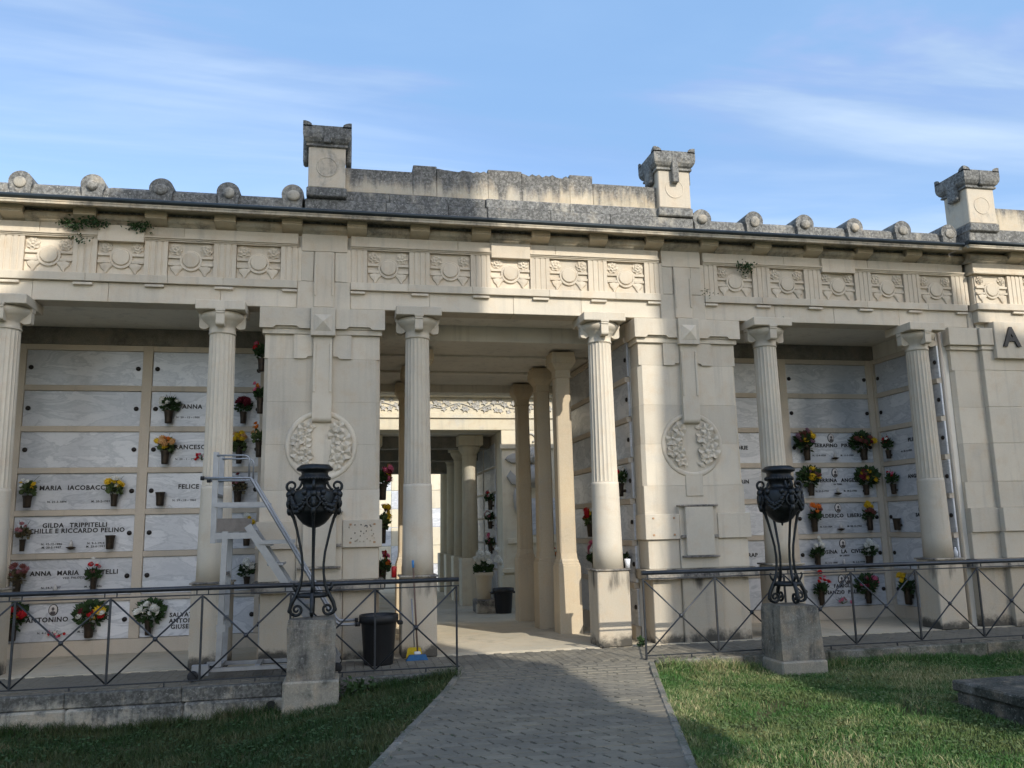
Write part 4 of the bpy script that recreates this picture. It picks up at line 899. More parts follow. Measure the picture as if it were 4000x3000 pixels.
# angel relief on the far pier
m = MB(); m.ell((4.165, QY-.10, 3.12), (.115, .10, .15), 14, 10); m.ell((4.165, QY-.20, 3.10), (.022, .03, .05), 8, 6)
for s in (-1, 1): m.ell((4.165+s*.045, QY-.185, 3.145), (.022, .012, .012), 8, 5)
m.ell((4.165, QY-.195, 3.03), (.032, .012, .010), 8, 5); hd = part('carved_head', m, 'relief_grey', Fp)
m = MB(); m.ell((4.165, QY-.06, 3.2), (.16, .09, .14), 12, 8)
for s in (-1, 1): m.tube([(4.165+s*.12, QY-.08, 3.22), (4.165+s*.17, QY-.08, 3.05), (4.165+s*.15, QY-.07, 2.9)], [.05, .055, .03], 8)
part('carved_hair', m, 'relief_grey', hd)
m = MB(); m.lathe([(.10, 2.95), (.22, 2.84), (.27, 2.65), (.25, 2.5), (.0001, 2.42)], 24, (4.165, QY+.02, 0), True, 'z', lambda a: 1+.09*math.sin(9*a)); part('carved_robe', m, 'relief_grey', Fp)
def wing_rel(pts, nm):
    n = len(pts); cx = sum(p[0] for p in pts)/n; cz = sum(p[1] for p in pts)/n
    m = MB(); m.add([(cx+(x-cx)*.88, QY-.06, cz+(z-cz)*.88) for x, z in pts]+[(x, QY-.001, z) for x, z in pts]+[(cx, QY-.075, cz)], [(i, (i+1) % n, 2*n) for i in range(n)]+[(n+i, n+(i+1) % n, (i+1) % n, i) for i in range(n)]); part(nm, m, 'relief_grey', Fp)
wing_rel([(3.54, 3.07), (3.60, 3.14), (3.72, 3.20), (3.9, 3.20), (4.02, 3.14), (3.9, 3.06), (3.8, 2.98), (3.68, 2.98), (3.6, 3.02)][::-1], 'carved_wing')
wing_rel([(3.57, 2.68), (3.66, 2.82), (3.76, 2.72), (3.87, 2.64), (3.92, 2.55), (3.8, 2.48), (3.66, 2.52)][::-1], 'carved_leaf')
m = MB(); m.tube([(3.80, QY-.03, 2.45), (3.75, QY-.04, 2.25), (3.77, QY-.04, 2.0), (3.83, QY-.03, 1.8)], [.03, .05, .045, .02], 8); part('carved_palm', m, 'relief_grey', Fp)
m = MB(); m.lathe([(.1, -.02), (.1, .04), (.06, .055), (.055, .02)], 20, (4.30, QY, 2.62), True, 'y'); part('carved_rosette', m, 'relief_grey', Fp)
m = MB(); m.tube([(4.12+.13*math.cos(R(a)), QY-.01, 3.54+.10*math.sin(R(a))) for a in range(-60, 200, 20)], .022, 8); part('carved_scroll', m, 'relief_grey', Fp)
# far columns, ceiling, right wall with slabs
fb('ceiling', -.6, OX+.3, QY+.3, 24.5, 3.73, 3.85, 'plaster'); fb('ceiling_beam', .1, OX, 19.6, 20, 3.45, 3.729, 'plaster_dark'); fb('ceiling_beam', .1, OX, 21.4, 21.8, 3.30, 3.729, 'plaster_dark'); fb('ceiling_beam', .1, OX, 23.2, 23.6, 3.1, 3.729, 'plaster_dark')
fb('side_wall', OX, OX+.3, QY+.6, 24.5, -.2, 3.73, 'stone_niche')
for k in range(6):
    for yc in (19.7, 21.4, 23.1):
        m = MB(); m.cbox(OX-.02, OX-.002, yc-.75, yc+.75, 3.5-.58*(k+1)+.06, 3.5-.58*k, .004); part('niche_slab', m, 'marble', Fp)
fc = MB().lathe([(.19, .9), (.17, 3.2), (.18, 3.22), (.18, 3.26), (.17, 3.27), (.25, 3.40), (.26, 3.44), (.26, 3.48)], 24); FCS = mesh_of('column', fc, 'stone_far')
fc = MB(); fc.cbox(-.24, .24, -.24, .24, -.2, .9, .01); FCP = mesh_of('pedestal', fc, 'stone_far'); fc = MB(); fc.cbox(-.29, .29, -.29, .29, 3.481, 3.72, .01); FCA = mesh_of('abacus', fc, 'stone_far')
for y in (19.45, 20.9, 22.4, 23.9):
    for xx in (2.93, .6): o = inst('column', FCS, Fp, (xx, y, 0)); inst('pedestal', FCP, o, (xx, y, 0)); inst('abacus', FCA, o, (xx, y, 0))
Ew = thing('end_wall', 'bright sunlit wall with slab rows at the far end of the passage', 'wall', (2.5, 28.1, -.15))
for i in range(6):
    for k in range(7):
        m = MB(); m.cbox(-1+1.3*i, .29+1.3*i, 28.0+random.uniform(0, .01), 28.2, .6*k-.15, .6*k+.44, .008); part('wall_block', m, 'stone_far' if (i+k) % 3 else 'marble', Ew)
# ------------------------------------------------------------------ railings
def railing(label, x0, xs, x1, loc):
    o = thing('railing', label, 'railing', loc); y = 9.75
    m = MB(); m.tube([(x0, y, 1.0), (x1, y, 1.0)], .026, 14); part('top_rail', m, 'rail_paint', o)
    m = MB(); m.cbox(x0, x1, y-.008, y+.008, .922, .936, .002); part('upper_bar', m, 'rail_paint', o)
    m = MB(); m.cbox(x0, x1, y-.008, y+.008, .035, .049, .002); part('lower_bar', m, 'rail_paint', o)
    for i, x in enumerate(xs):
        m = MB(); m.cbox(x-.011, x+.011, y-.011, y+.011, .05 if 0 < i < len(xs)-1 else -.04, .921, .002); part('post', m, 'rail_paint', o)
    for a, b in zip(xs[:-1], xs[1:]):
        for (za, zb, dy) in ((.06, .91, -.004), (.91, .06, .004)):
            m = MB(); m.tube([(a+.012, y+dy, za), (b-.012, y+dy, zb)], .0095, 6); part('brace', m, 'rail_paint', o)
        m = MB(); m.ell(((a+b)/2, y, .485), (.026, .022, .026), 12, 8); part('boss', m, 'rail_paint', o)
        for x in (a+.06, b-.06): m = MB(); m.cbox(x-.006, x+.006, y-.006, y+.006, .937, .98, .001); part('spacer', m, 'rail_paint', o)
        m = MB(); m.cbox((a+b)/2+.1, (a+b)/2+.115, y-.008, y+.008, -.02, .034, .002); part('foot', m, 'rail_paint', o)
railing('dark metal railing with cross braces left of the path', -6.1, [-6.05+.0, -5.15, -4.23, -3.31, -2.39, -1.465, -.54, .38, 1.30], 1.33, (-2, 9.75, 0))
railing('dark metal railing with cross braces right of the path', 3.545, [3.56+.925*i for i in range(10)], 12, (7, 9.75, 0))

# ------------------------------------------------------------------ pedestals and tripod braziers
def pedestal(label, x0, x1, y0, y1, zb, zm, zt, lean=0):
    o = thing('stone_pedestal', label, 'pedestal', ((x0+x1)/2, (y0+y1)/2, zb), 'pedestals of the iron braziers')
    m = MB(); m.cbox(x0-.035, x1+.045, y0-.05, y1+.04, zb, zm, .018); part('base_block', m, 'stone_pedbase', o)
    m = MB(); n = 6; v = []
    for i in range(n+1):
        z = zm+.002+(zt-zm)*i/n; e = .0 if i < n else .01
        if i == n: z -= 0.0
        t_ = i/n
        for (x, y, sx_, sy_) in ((x0+e, y0+e, -1, -1), (x1-e, y0+e, 1, -1), (x1-e, y1-e, 1, 1), (x0+e, y1-e, -1, 1)): v.append((x+sx_*lean*(1-t_)*(1.0 if sx_ > 0 else .3)+random.uniform(-.009, .009), y+sy_*lean*.4*(1-t_)+random.uniform(-.008, .008), z+(random.uniform(-.03, .0) if i == n else random.uniform(-.02, .02) if i else 0)))
    f = [(i*4+j, i*4+(j+1) % 4, (i+1)*4+(j+1) % 4, (i+1)*4+j) for i in range(n) for j in range(4)]+[(n*4, n*4+1, n*4+2, n*4+3)]
    m.add(v, f); part('shaft_block', m, 'stone_pedestal', o)
pedestal('weathered grey stone pedestal left of the path under an iron brazier', -.545, -.05, 9.33, 9.80-.0, -.5, .045, .665)
pedestal('weathered grey stone pedestal on the right lawn under an iron brazier', 5.02, 5.52, 9.21, 9.67, -.5, -.02, .605, .035)
def spiral(c, r0_, turns, start, d=1, n=26, shrink=.86, plane=None):
    pts = []
    for i in range(n+1):
        t = i/n; a = start+d*turns*2*PI*t; r_ = r0_*(1-shrink*t); pts.append((c[0]+r_*math.cos(a), c[1]+r_*math.sin(a)))
    return pts
def brazier(label, x, y, z):
    o = thing('tripod_brazier', label, 'brazier', (x, y, z), 'iron tripod braziers')
    T = lambda h, a: (x+h[0]*math.cos(a), y+h[0]*math.sin(a), z+h[1])
    m = MB(); m.lathe([(.0001, 1.615), (.13, 1.615), (.14, 1.64), (.155, 1.635), (.198, 1.60), (.20, 1.585), (.19, 1.572), (.15, 1.56), (.145, 1.535), (.148, 1.52), (.163, 1.505), (.168, 1.485), (.16, 1.465), (.138, 1.45), (.128, 1.42), (.128, 1.395), (.145, 1.375), (.19, 1.355), (.235, 1.34), (.245, 1.32), (.24, 1.25), (.245, 1.14), (.235, 1.11), (.195, 1.085), (.165, 1.04), (.12, .99), (.06, .955), (.012, .945), (.012, .92), (.0001, .915)], 36, (x, y, z)); bw = part('bowl', m, 'iron', o)
    m = MB()
    for i in range(32):
        a = 2*PI*i/32; m.ell((x+.163*math.cos(a), y+.163*math.sin(a), z+1.485), (.014, .014, .022), 6, 4)
    part('neck_ring', m, 'iron', bw)
    for k in range(4):
        a = k*PI/2-PI/2
        # wheel medallion with spokes between garlands
        b = a+PI/4
        for ang, sc_ in ((a, 1.0),):
            m = MB(); c = Vector((x+.245*math.cos(ang), y+.245*math.sin(ang), z+1.225)); tx = Vector((-math.sin(ang), math.cos(ang), 0)); nr = Vector((math.cos(ang), math.sin(ang), 0))
            m.tube([tuple(c+tx*(.07*math.cos(t*PI/12))+Vector((0, 0, .07*math.sin(t*PI/12)))+nr*.02) for t in range(25)], .013, 6)
            for q in range(3):
                d = tx*math.cos(q*PI/3)+Vector((0, 0, math.sin(q*PI/3))); m.tube([tuple(c-d*.07+nr*.02), tuple(c+d*.07+nr*.02)], .008, 5)
            m.ell(tuple(c+nr*.025), (.02, .02, .02), 8, 6); part('wheel_medallion', m, 'iron', bw)
        m = MB()
        for sgn in (-1, 1):
            ang = a+sgn*R(24); m.ell((x+.24*math.cos(ang), y+.24*math.sin(ang), z+1.325), (.034, .034, .036), 8, 6)
        part('rosettes', m, 'iron', bw)['kind'] = 'stuff'; m = MB()
        for q in range(16):
            t = q/15; ang = a+R(20)+R(50)*t; zz_ = 1.27-.10*math.sin(PI*t)+random.uniform(-.01, .01)
            m.ell((x+.252*math.cos(ang), y+.252*math.sin(ang), z+zz_), (.030, .030, .028), 7, 5)
            m.ell((x+.248*math.cos(ang), y+.248*math.sin(ang), z+zz_-.05), (.026, .026, .028), 6, 4)
        part('garland', m, 'iron', bw)
        # leg with head, curve and foot scroll, in its own radial plane
        L = [(.26, 1.34), (.265, 1.24), (.25, 1.12), (.215, 1.05), (.18, .93), (.155, .82), (.125, .68), (.112, .55), (.115, .45), (.13, .34), (.155, .27), (.19, .20), (.222, .14), (.238, .08), (.225, .035), (.19, .018)]
        m = MB(); m.tube([T(h, a) for h in L], [.03, .032, .026, .018, .016, .015, .0145, .0145, .015, .018, .021, .024, .024, .022, .02, .017], 8); lg = part('leg', m, 'iron', o)
        m = MB(); m.tube([T(h, a) for h in spiral((.165, .075), .062, 1.35, -PI/2+.5, -1)], [.017-.006*i/26 for i in range(27)], 7); part('foot_scroll', m, 'iron', lg)
        m = MB(); m.ell(T((.244, .065), a), (.02, .02, .026), 8, 6); part('claw', m, 'iron', lg)
        m = MB(); m.tube([T(h, a) for h in ((.168, .26), (.20, .30), (.212, .335), (.20, .352), (.186, .34))], [.016, .014, .012, .01, .007], 6); part('leaf_curl', m, 'iron', lg)
        m = MB(); m.tube([T(h, a) for h in [(.215, 1.33), (.222, 1.36)]+spiral((.245, 1.405), .058, 1.05, -.9, 1, 22, .62)], [.017]*2+[.017-.006*i/22 for i in range(23)], 7); part('handle_scroll', m, 'iron', lg)
        m = MB(); m.tube([T(h, a) for h in ((.135, 1.50), (.138, 1.45), (.15, 1.41), (.175, 1.375), (.20, 1.36))], .014, 6); part('strap', m, 'iron', lg)
        m = MB(); m.ell(T((.268, 1.31), a), (.04, .04, .045), 8, 6); m.ell(T((.265, 1.13), a), (.03, .03, .05), 8, 6); m.ell(T((.278, 1.21), a), (.026, .026, .05), 8, 6); part('mask', m, 'iron', lg)
    m = MB(); m.lathe([(.118, .205), (.165, .205), (.165, .245), (.118, .245), (.118, .205)], 28, (x, y, z)); part('brace_ring', m, 'iron', o)
brazier('black cast iron tripod brazier on the left pedestal', -.30, 9.56, .672)
brazier('black cast iron tripod brazier on the right lawn pedestal', 5.27, 9.44, .61)

# ------------------------------------------------------------------ aluminium stair ladder
L = thing('platform_ladder', 'aluminium rolling platform ladder with handrails by the left pier', 'ladder', (-1.0, 10.3, 0))
YA, YB = 10.03, 10.50
def lp(nm, mb, mt='aluminium', par=None): return part(nm, mb, mt, par or L)
def bar(a, b, w_, d_, ax='y'):
    """flat bar of width w_ in the XZ plane and thickness d_ in Y"""
    A, Bv = Vector(a), Vector(b); t = (Bv-A).normalized(); n = Vector((-t.z, 0, t.x)); yv = Vector((0, 1, 0)); m = MB(); v = []
    for p in (A, Bv):
        for sx, sy in ((-1, -1), (1, -1), (1, 1), (-1, 1)): v.append(tuple(p+n*(sx*w_/2)+yv*(sy*d_/2)))
    m.add(v, [(0, 1, 2, 3), (7, 6, 5, 4), (0, 4, 5, 1), (1, 5, 6, 2), (2, 6, 7, 3), (3, 7, 4, 0)]); return m
PZ = 1.60
for y in (YA, YB):
    lp('leg', bar((-1.315, y, .13), (-1.29, y, PZ), .062, .03)); lp('guard_post', bar((-1.42, y, 1.47), (-1.42, y, 2.50), .06, .026))
    st = lp('stringer', bar((-1.05, y, PZ+.06), (-.02, y, .10), .085, .028)); lp('platform_side', bar((-1.42, y, PZ-.05), (-1.0, y, PZ-.05), .07, .024)); lp('kick_plate', bar((-1.385, y, PZ+.07), (-1.05, y, PZ+.07), .15, .006), 'ply')
    m = MB(); m.tube([(-1.54, y-.035, 2.20), (-1.03, y-.035, 2.20), (-.05, y-.035, .56), (-.01, y-.035, .525), (.18, y-.035, .525)], .0165, 10); hr = lp('handrail', m)
    m = MB(); m.tube([(-1.575, y-.035, 2.20), (-1.535, y-.035, 2.20)], .024, 12); m.tube([(.17, y-.035, .525), (.21, y-.035, .525)], .024, 12); lp('end_cap', m, 'rubber', hr)
    m = MB(); m.tube([(-1.41, y-.02, 2.46), (-1.10, y-.02, 2.46), (-1.065, y-.02, 2.445), (-1.05, y-.02, 2.41), (-1.05, y-.02, 2.21)], .011, 8); lp('guard_loop', m)
    lp('mid_rail', bar((-1.42, y-.03, 1.90), (-.83, y-.03, 1.90), .05, .016)); lp('mid_rail', bar((-.93, y-.03, 1.47), (-.54, y-.03, 1.47), .04, .016)); lp('mid_rail', bar((-.60, y-.03, .90), (-.22, y-.03, .90), .04, .016))
    lp('base_rail', bar((-1.50, y, .10), (-.0, y, .10), .04, .05))
    lp('back_brace', bar((-1.30, y, .5), (-1.30, y, .58), .10, .034))
m = MB(); m.cbox(-1.40, -.99, YA, YB, PZ-.012, PZ+.012, .004); lp('platform', m)
for x in (-1.33, -.9, -.35): m = MB(); m.cbox(x-.03, x+.03, YA+.026, YB-.026, .09, .13, .004); lp('cross_bar', m)
for z in (.6, 1.1): m = MB(); m.cbox(-1.33, -1.29, YA+.016, YB-.016, z, z+.04, .004); lp('cross_bar', m)
m = MB(); m.cbox(-1.45, -1.39, YA, YB, 2.0, 2.03, .003); lp('cross_bar', m)
for i in range(6):
    t = (i+1)/7; xx, zz_ = -1.05+1.03*t, PZ+.06-1.56*t; m = MB(); m.cbox(xx-.07, xx+.11, YA+.015, YB-.015, zz_-.012, zz_+.016, .004); lp('tread', m)
m = MB(); m.cbox(-1.58, -1.40, YA-.09, YA-.03, .05, .17, .006); lp('caster_bracket', m)
for x, y in ((-1.56, YA-.12), (-1.50, YB+.06), (-.03, YA-.06), (-.03, YB+.06)):
    m = MB(); m.lathe([(.0001, -.02), (.03, -.02), (.052, -.016), (.058, 0), (.052, .016), (.03, .02), (.0001, .02)], 20, (x, y, .06), True, 'y'); lp('wheel', m, 'rubber')

# ------------------------------------------------------------------ bins, broom, small things
def bin_(label, x, y, z, r=.2, h=.55):
    o = thing('waste_bin', label, 'bin', (x, y, z))
    m = MB(); m.lathe([(.0001, .0), (r*.80, 0), (r*.82, .02), (r*.97, h*.82), (r*.98, h*.83), (r*1.08, h*.84), (r*1.1, h*.9), (r*1.1, h*.985), (r*1.07, h), (r*1.0, h), (r*.97, h*.9), (r*.8, .03), (.0001, .03)], 36, (x, y, z)); part('body', m, 'black_plastic', o)
    for s in (-1, 1): m = MB(); m.cbox(x+s*r*1.18-.035, x+s*r*1.18+.035, y-.06, y+.06, z+h*.78, z+h*.86, .012); part('handle', m, 'black_plastic', o)
bin_('large black plastic bin standing beside the left pier plinth', .455, 10.50, .0, .215, .575)
bin_('black plastic bin at the far end of the passage by the planter', 3.27, 17.25, -.15, .20, .5)
bm = thing('broom', 'broom with blue bristles leaning on the column pedestal left of the opening', 'broom', (.93, 10.68, 0))
m = MB(); m.tube([(.935, 10.66, .09), (.893, 10.80, 1.12)], .011, 10); part('handle', m, 'wood_stick', bm); m = MB(); m.tube([(.8935, 10.795, 1.10), (.890, 10.808, 1.19)], .014, 10); part('grip', m, 'blue_plastic', bm)
m = MB(); m.prism([(.79, .0), (1.06, .0), (1.03, .065), (.83, .065)], 10.59, 10.65, 'y'); part('bristles', m, 'blue_bristle', bm)
m = MB(); m.cbox(.89, .97, 10.60, 10.67, .066, .10, .01); part('socket', m, 'white_plastic', bm)
dp = thing('dustpan', 'yellow dustpan standing behind the blue broom', 'dustpan', (.91, 10.75, 0))
m = MB(); m.prism([(.80, .006), (1.01, .006), (.985, .125), (.955, .135), (.85, .135), (.822, .125)], 10.755, 10.77, 'y'); part('pan', m, 'yellow_plastic', dp)
m = MB(); m.cbox(.81, 1.0, 10.68, 10.753, .006, .03, .006); part('pan_floor', m, 'yellow_plastic', dp)
m = MB(); m.tube([(.905, 10.765, .13), (.875, 10.81, .72)], .008, 8); part('handle', m, 'aluminium', dp)
m = MB(); m.lathe([(.0001, 0), (.033, 0), (.034, .13), (.028, .14), (.0001, .145)], 16, (.665, 10.98, .975)); tag(part('votive_candle', m, 'wax_red'), 'red votive candle on the ledge beside the left pier', 'candle')
m = MB(); m.lathe([(.0001, 0), (.03, 0), (.042, .12), (.039, .12), (.028, .008), (.0001, .008)], 16, (3.80, 10.98, 1.001)); tag(part('paper_cup', m, 'white_plastic'), 'white plastic cup at the foot of the column right of the opening', 'cup')
m = MB(); m.lathe([(.0001, 0), (.03, 0), (.032, .08), (.02, .11), (.012, .13), (.012, .15), (.0001, .15)], 14, (8.86, 10.95, 1.0)); tag(part('plastic_bottle', m, 'white_plastic'), 'small white plastic bottle on the pedestal by the projecting wing', 'bottle')
gs = thing('grave_slab', 'dark mossy stone grave slab on the lawn at the right edge', 'grave', (7.2, 6.3, -.3))
m = MB(); m.cbox(5.76, 8.6, 5.2, 7.32, -.5, -.05, .02); part('base_block', m, 'stone_grave', gs); m = MB(); m.cbox(5.735, 8.65, 5.15, 7.34, -.048, .05, .015); part('cover_slab', m, 'stone_grave', gs)

# ------------------------------------------------------------------ flowers
def leaf_cloud(n, rx, ry, rz, cz, size, mat, spiky=.5):
    m = MB()
    for i in range(n):
        a = random.uniform(0, 2*PI); u = random.uniform(-1, 1); q = random.random()**.4; s = math.sqrt(1-u*u)
        p = Vector((rx*q*s*math.cos(a), ry*q*s*math.sin(a), cz+rz*q*u)); d = Vector((p.x+random.gauss(0, .02), p.y+random.gauss(0, .02)-.01, (p.z-cz)*.6+.04+random.gauss(0, .02))).normalized()
        l = size*random.uniform(.6, 1.3); wv = d.orthogonal().normalized(); wv.rotate(Matrix.Rotation(random.uniform(0, 6.3), 3, d)); wd = l*(.22 if random.random() < spiky else .4)
        m.add([tuple(p), tuple(p+d*l*.5+wv*wd), tuple(p+d*l), tuple(p+d*l*.5-wv*wd)], [(0, 1, 2, 3)])
    return m
def bloom_mesh(kind):
    m = MB()
    if kind == 'mum':
        for ring, (rr, el, n) in enumerate(((.042, .1, 11), (.036, .5, 9), (.026, .95, 7), (.012, 1.3, 4))):
            for i in range(n):
                a = 2*PI*(i+.5*ring)/n; d = Vector((math.cos(a)*math.cos(el), math.sin(a)*math.cos(el), math.sin(el))); b = d*.008; wv = Vector((-math.sin(a), math.cos(a), 0))*.009; tip = d*(rr+.006)+Vector((0, 0, .008))
                m.add([tuple(b), tuple(d*.03+wv), tuple(tip), tuple(d*.03-wv)], [(0, 1, 2, 3)])
        m.ell((0, 0, .006), (.026, .026, .022), 8, 5)
    else:
        for ring, (rr, el, n) in enumerate(((.034, .35, 6), (.028, .8, 5), (.016, 1.2, 4))):
            for i in range(n):
                a = 2*PI*(i+.5*ring)/n; d = Vector((math.cos(a)*math.cos(el), math.sin(a)*math.cos(el), math.sin(el))); wv = Vector((-math.sin(a), math.cos(a), 0))*.016
                m.add([(0, 0, 0), tuple(d*rr*.7+wv), tuple(d*rr+Vector((0, 0, .004))), tuple(d*rr*.7-wv)], [(0, 1, 2, 3)])
        m.ell((0, 0, .008), (.018, .018, .018), 7, 5)
    return m
BL = {(k, c): mesh_of('blossom', bloom_mesh(k), 'petal_'+c) for k in ('mum', 'rose') for c in FLW}
m = MB(); m.lathe([(.0001, 0), (.046, 0), (.05, .02), (.052, .08), (.058, .15), (.068, .185), (.068, .19), (.056, .185), (.05, .12), (.0001, .12)], 18, (0, 0, 0)); m.box(-.02, .02, .02, .085, .06, .10); VASE = mesh_of('vase', m, 'bronze')
FOL = [mesh_of('foliage', leaf_cloud(140, .10, .07, .09, .07, .07, mt), mt) for mt in ('leaf', 'leaf_pale', 'leaf_dry')]+[mesh_of('foliage', leaf_cloud(220, .15, .09, .13, .11, .085, 'leaf'), 'leaf')]
def bouquet(label, loc, cols, n=8, sz=1.0, fol=0, kind='mum', rz=0, vase=True, vs=1.0, group='flower vases on the niche slabs'):
    o = thing('flower_vase', label, 'vase', loc, group, None, rz)
    def ch(nm, me, l, rot=(0, 0, 0), s=1.0): k = bpy.data.objects.new(nm, me); COL.objects.link(k); k.parent = o; k.location = l; k.rotation_euler = rot; k.scale = (s, s, s)
    if vase: ch('vase', VASE, (0, -.085, 0), (0, 0, 0), vs)
    if n == 0 and fol is None: return o
    z0 = .185*vs if vase else 0
    ch('foliage', FOL[fol], (0, -.085, z0), (random.uniform(-.15, .15), random.uniform(-.25, .25), random.uniform(-.5, .5)), sz)
    fs = o.children[-1]; fs.scale = (sz*random.uniform(.75, 1.1), sz*.9, sz*random.uniform(.8, 1.35)); hz = fs.scale[2]/sz; wx = fs.scale[0]/sz
    st = MB()
    for q in range(random.randint(3, 7)):
        a = random.gauss(0, .5); l = sz*random.uniform(.16, .32); st.tube([(0, -.085, z0), (l*.45*math.sin(a), -.10, z0+l*.6), (l*math.sin(a)*1.05, -.10-random.random()*.05, z0+l*math.cos(a))], .0028, 4)
    me_ = mesh_of('stems', st, random.choice(('leaf_pale', 'leaf', 'leaf_dry'))); ch('stems', me_, (0, 0, 0))
    for i in range(n):
        a = random.uniform(0, 2*PI); q = math.sqrt(random.random()); R_ = .12 if fol != 3 else .17
        x_, y_ = R_*sz*wx*q*math.cos(a), -.07-.07*sz*random.random(); zz_ = z0+sz*hz*(.085+.115*(1-q*.6)*random.uniform(.55, 1.25)+.05*math.sin(a))
        tilt = (random.uniform(.5, 1.2), random.uniform(-.4, .4), random.uniform(-.5, .5))
        ch('blossom', BL[kind, cols[i % len(cols)]], (x_, y_-.03, zz_), tilt, sz*random.uniform(.75, 1.5))
    return o
ORD = ['top', 'second', 'third', 'fourth', 'fifth', 'sixth', 'bottom']
def vz(k): return ROWS[k]-SH+.035
VY = NY-.002
for (x, k, cols, n, sz, fol, kind, txt) in [
    (-2.44, 1, ['white'], 4, 1.05, 0, 'mum', 'bronze vase with two white chrysanthemum heads, left bay second row'),
    (-2.46, 2, ['orange', 'peach', 'yellow', 'peach'], 12, .95, 1, 'mum', 'bronze vase of small orange and peach flowers, left bay third row'),
    (-4.20, 3, ['yellow', 'white'], 6, .9, 1, 'rose', 'bronze vase of thin yellow blooms, left bay fourth row, left end'),
    (-3.10, 3, ['yellow', 'yellow', 'white'], 9, .95, 1, 'mum', 'bronze vase of yellow flowers with white sprigs, left bay fourth row'),
    (-2.50, 3, [], 0, 1, None, 'mum', 'empty bronze vase, left bay fourth row, right slab'),
    (-4.22, 4, ['dusty'], 4, .75, 2, 'rose', 'bronze vase of dried grey flowers, left bay fifth row, left end'),
    (-3.12, 4, [], 0, 1, None, 'mum', 'empty bronze vase, left bay fifth row'),
    (-4.25, 5, ['dusty', 'rust'], 10, .85, 2, 'mum', 'bronze vase of dark dusty pink flowers, left bay sixth row, left end'),
    (-3.30, 5, ['red', 'white', 'dusty'], 10, .85, 0, 'rose', 'bronze vase of small red and white flowers, left bay sixth row'),
    (-4.26, 6, ['red', 'darkred', 'yellow'], 13, 1.1, 3, 'mum', 'big red and yellow bouquet in a brass vase, left bay bottom row, left end'),
    (-3.32, 6, ['yellow', 'red', 'darkred', 'white', 'yellow'], 16, 1.1, 3, 'mum', 'big yellow and red bouquet in a brass vase, left bay bottom row'),
    (-2.57, 6, ['white'], 16, 1.05, 3, 'mum', 'broad bouquet of white chrysanthemums, left bay bottom row'),
    (-1.42, 1, ['darkred'], 16, .95, 0, 'mum', 'vase of dark red chrysanthemums behind the column, left bay second row'),
    (-1.46, 2, ['peach', 'yellow'], 10, .95, 1, 'mum', 'vase of faded yellow flowers behind the column, left bay third row'),
    (-1.46, 3, ['darkred', 'dusty'], 8, .9, 2, 'rose', 'vase of dry dark red flowers behind the ladder, left bay fourth row'),
    (-1.32, 4, ['yellow', 'white'], 7, .85, 1, 'mum', 'vase of yellow and white flowers behind the ladder platform, left bay fifth row'),
    (-1.30, 5, ['white'], 8, .95, 0, 'mum', 'vase of white flowers beside the left pier, left bay sixth row'),
    (7.53, 2, ['rust', 'lilac', 'yellow', 'rust'], 14, 1.05, 3, 'mum', 'russet bouquet with yellow below, right bay third row, left vase'),
    (8.58, 2, ['rust', 'darkred', 'yellow', 'rust'], 14, 1.05, 3, 'mum', 'russet bouquet with yellow below, right bay third row, right vase'),
    (7.55, 3, ['lilac', 'rust', 'yellow', 'yellow'], 15, 1.05, 3, 'mum', 'russet and yellow bouquet, right bay fourth row, left vase'),
    (8.56, 3, ['darkred', 'rust', 'yellow'], 15, 1.05, 3, 'mum', 'dark russet bouquet, right bay fourth row, right vase'),
    (7.56, 4, ['orange', 'orange', 'rust'], 8, .95, 0, 'mum', 'vase with orange flowers, right bay fifth row, left end'),
    (8.57, 4, ['yellow', 'yellow', 'rust'], 9, .95, 0, 'mum', 'vase with yellow flowers, right bay fifth row, right end'),
    (7.57, 5, ['white'], 9, .95, 0, 'mum', 'vase with white flowers, right bay sixth row, left end'),
    (8.50, 5, ['white'], 10, .95, 0, 'mum', 'vase with white flowers, right bay sixth row, right end'),
    (7.58, 6, ['red', 'pink', 'red'], 7, 1.0, 0, 'rose', 'vase of red carnations behind the railing, right bay bottom row'),
    (8.42, 6, ['dusty', 'pink', 'darkred'], 12, 1.0, 3, 'mum', 'dark bouquet with pink tops behind the railing, right bay bottom row'),
    (6.10, 2, ['orange', 'red'], 9, .8, 0, 'mum', 'small orange bunch beside the right pier, right bay third row'),
    (6.95, 2, ['white'], 5, .7, 1, 'rose', 'thin white sprigs behind the column, right bay third row'),
]:
    bouquet(txt, (x, VY, vz(k)), cols, n, sz, fol, kind)
RZ = -PI/2
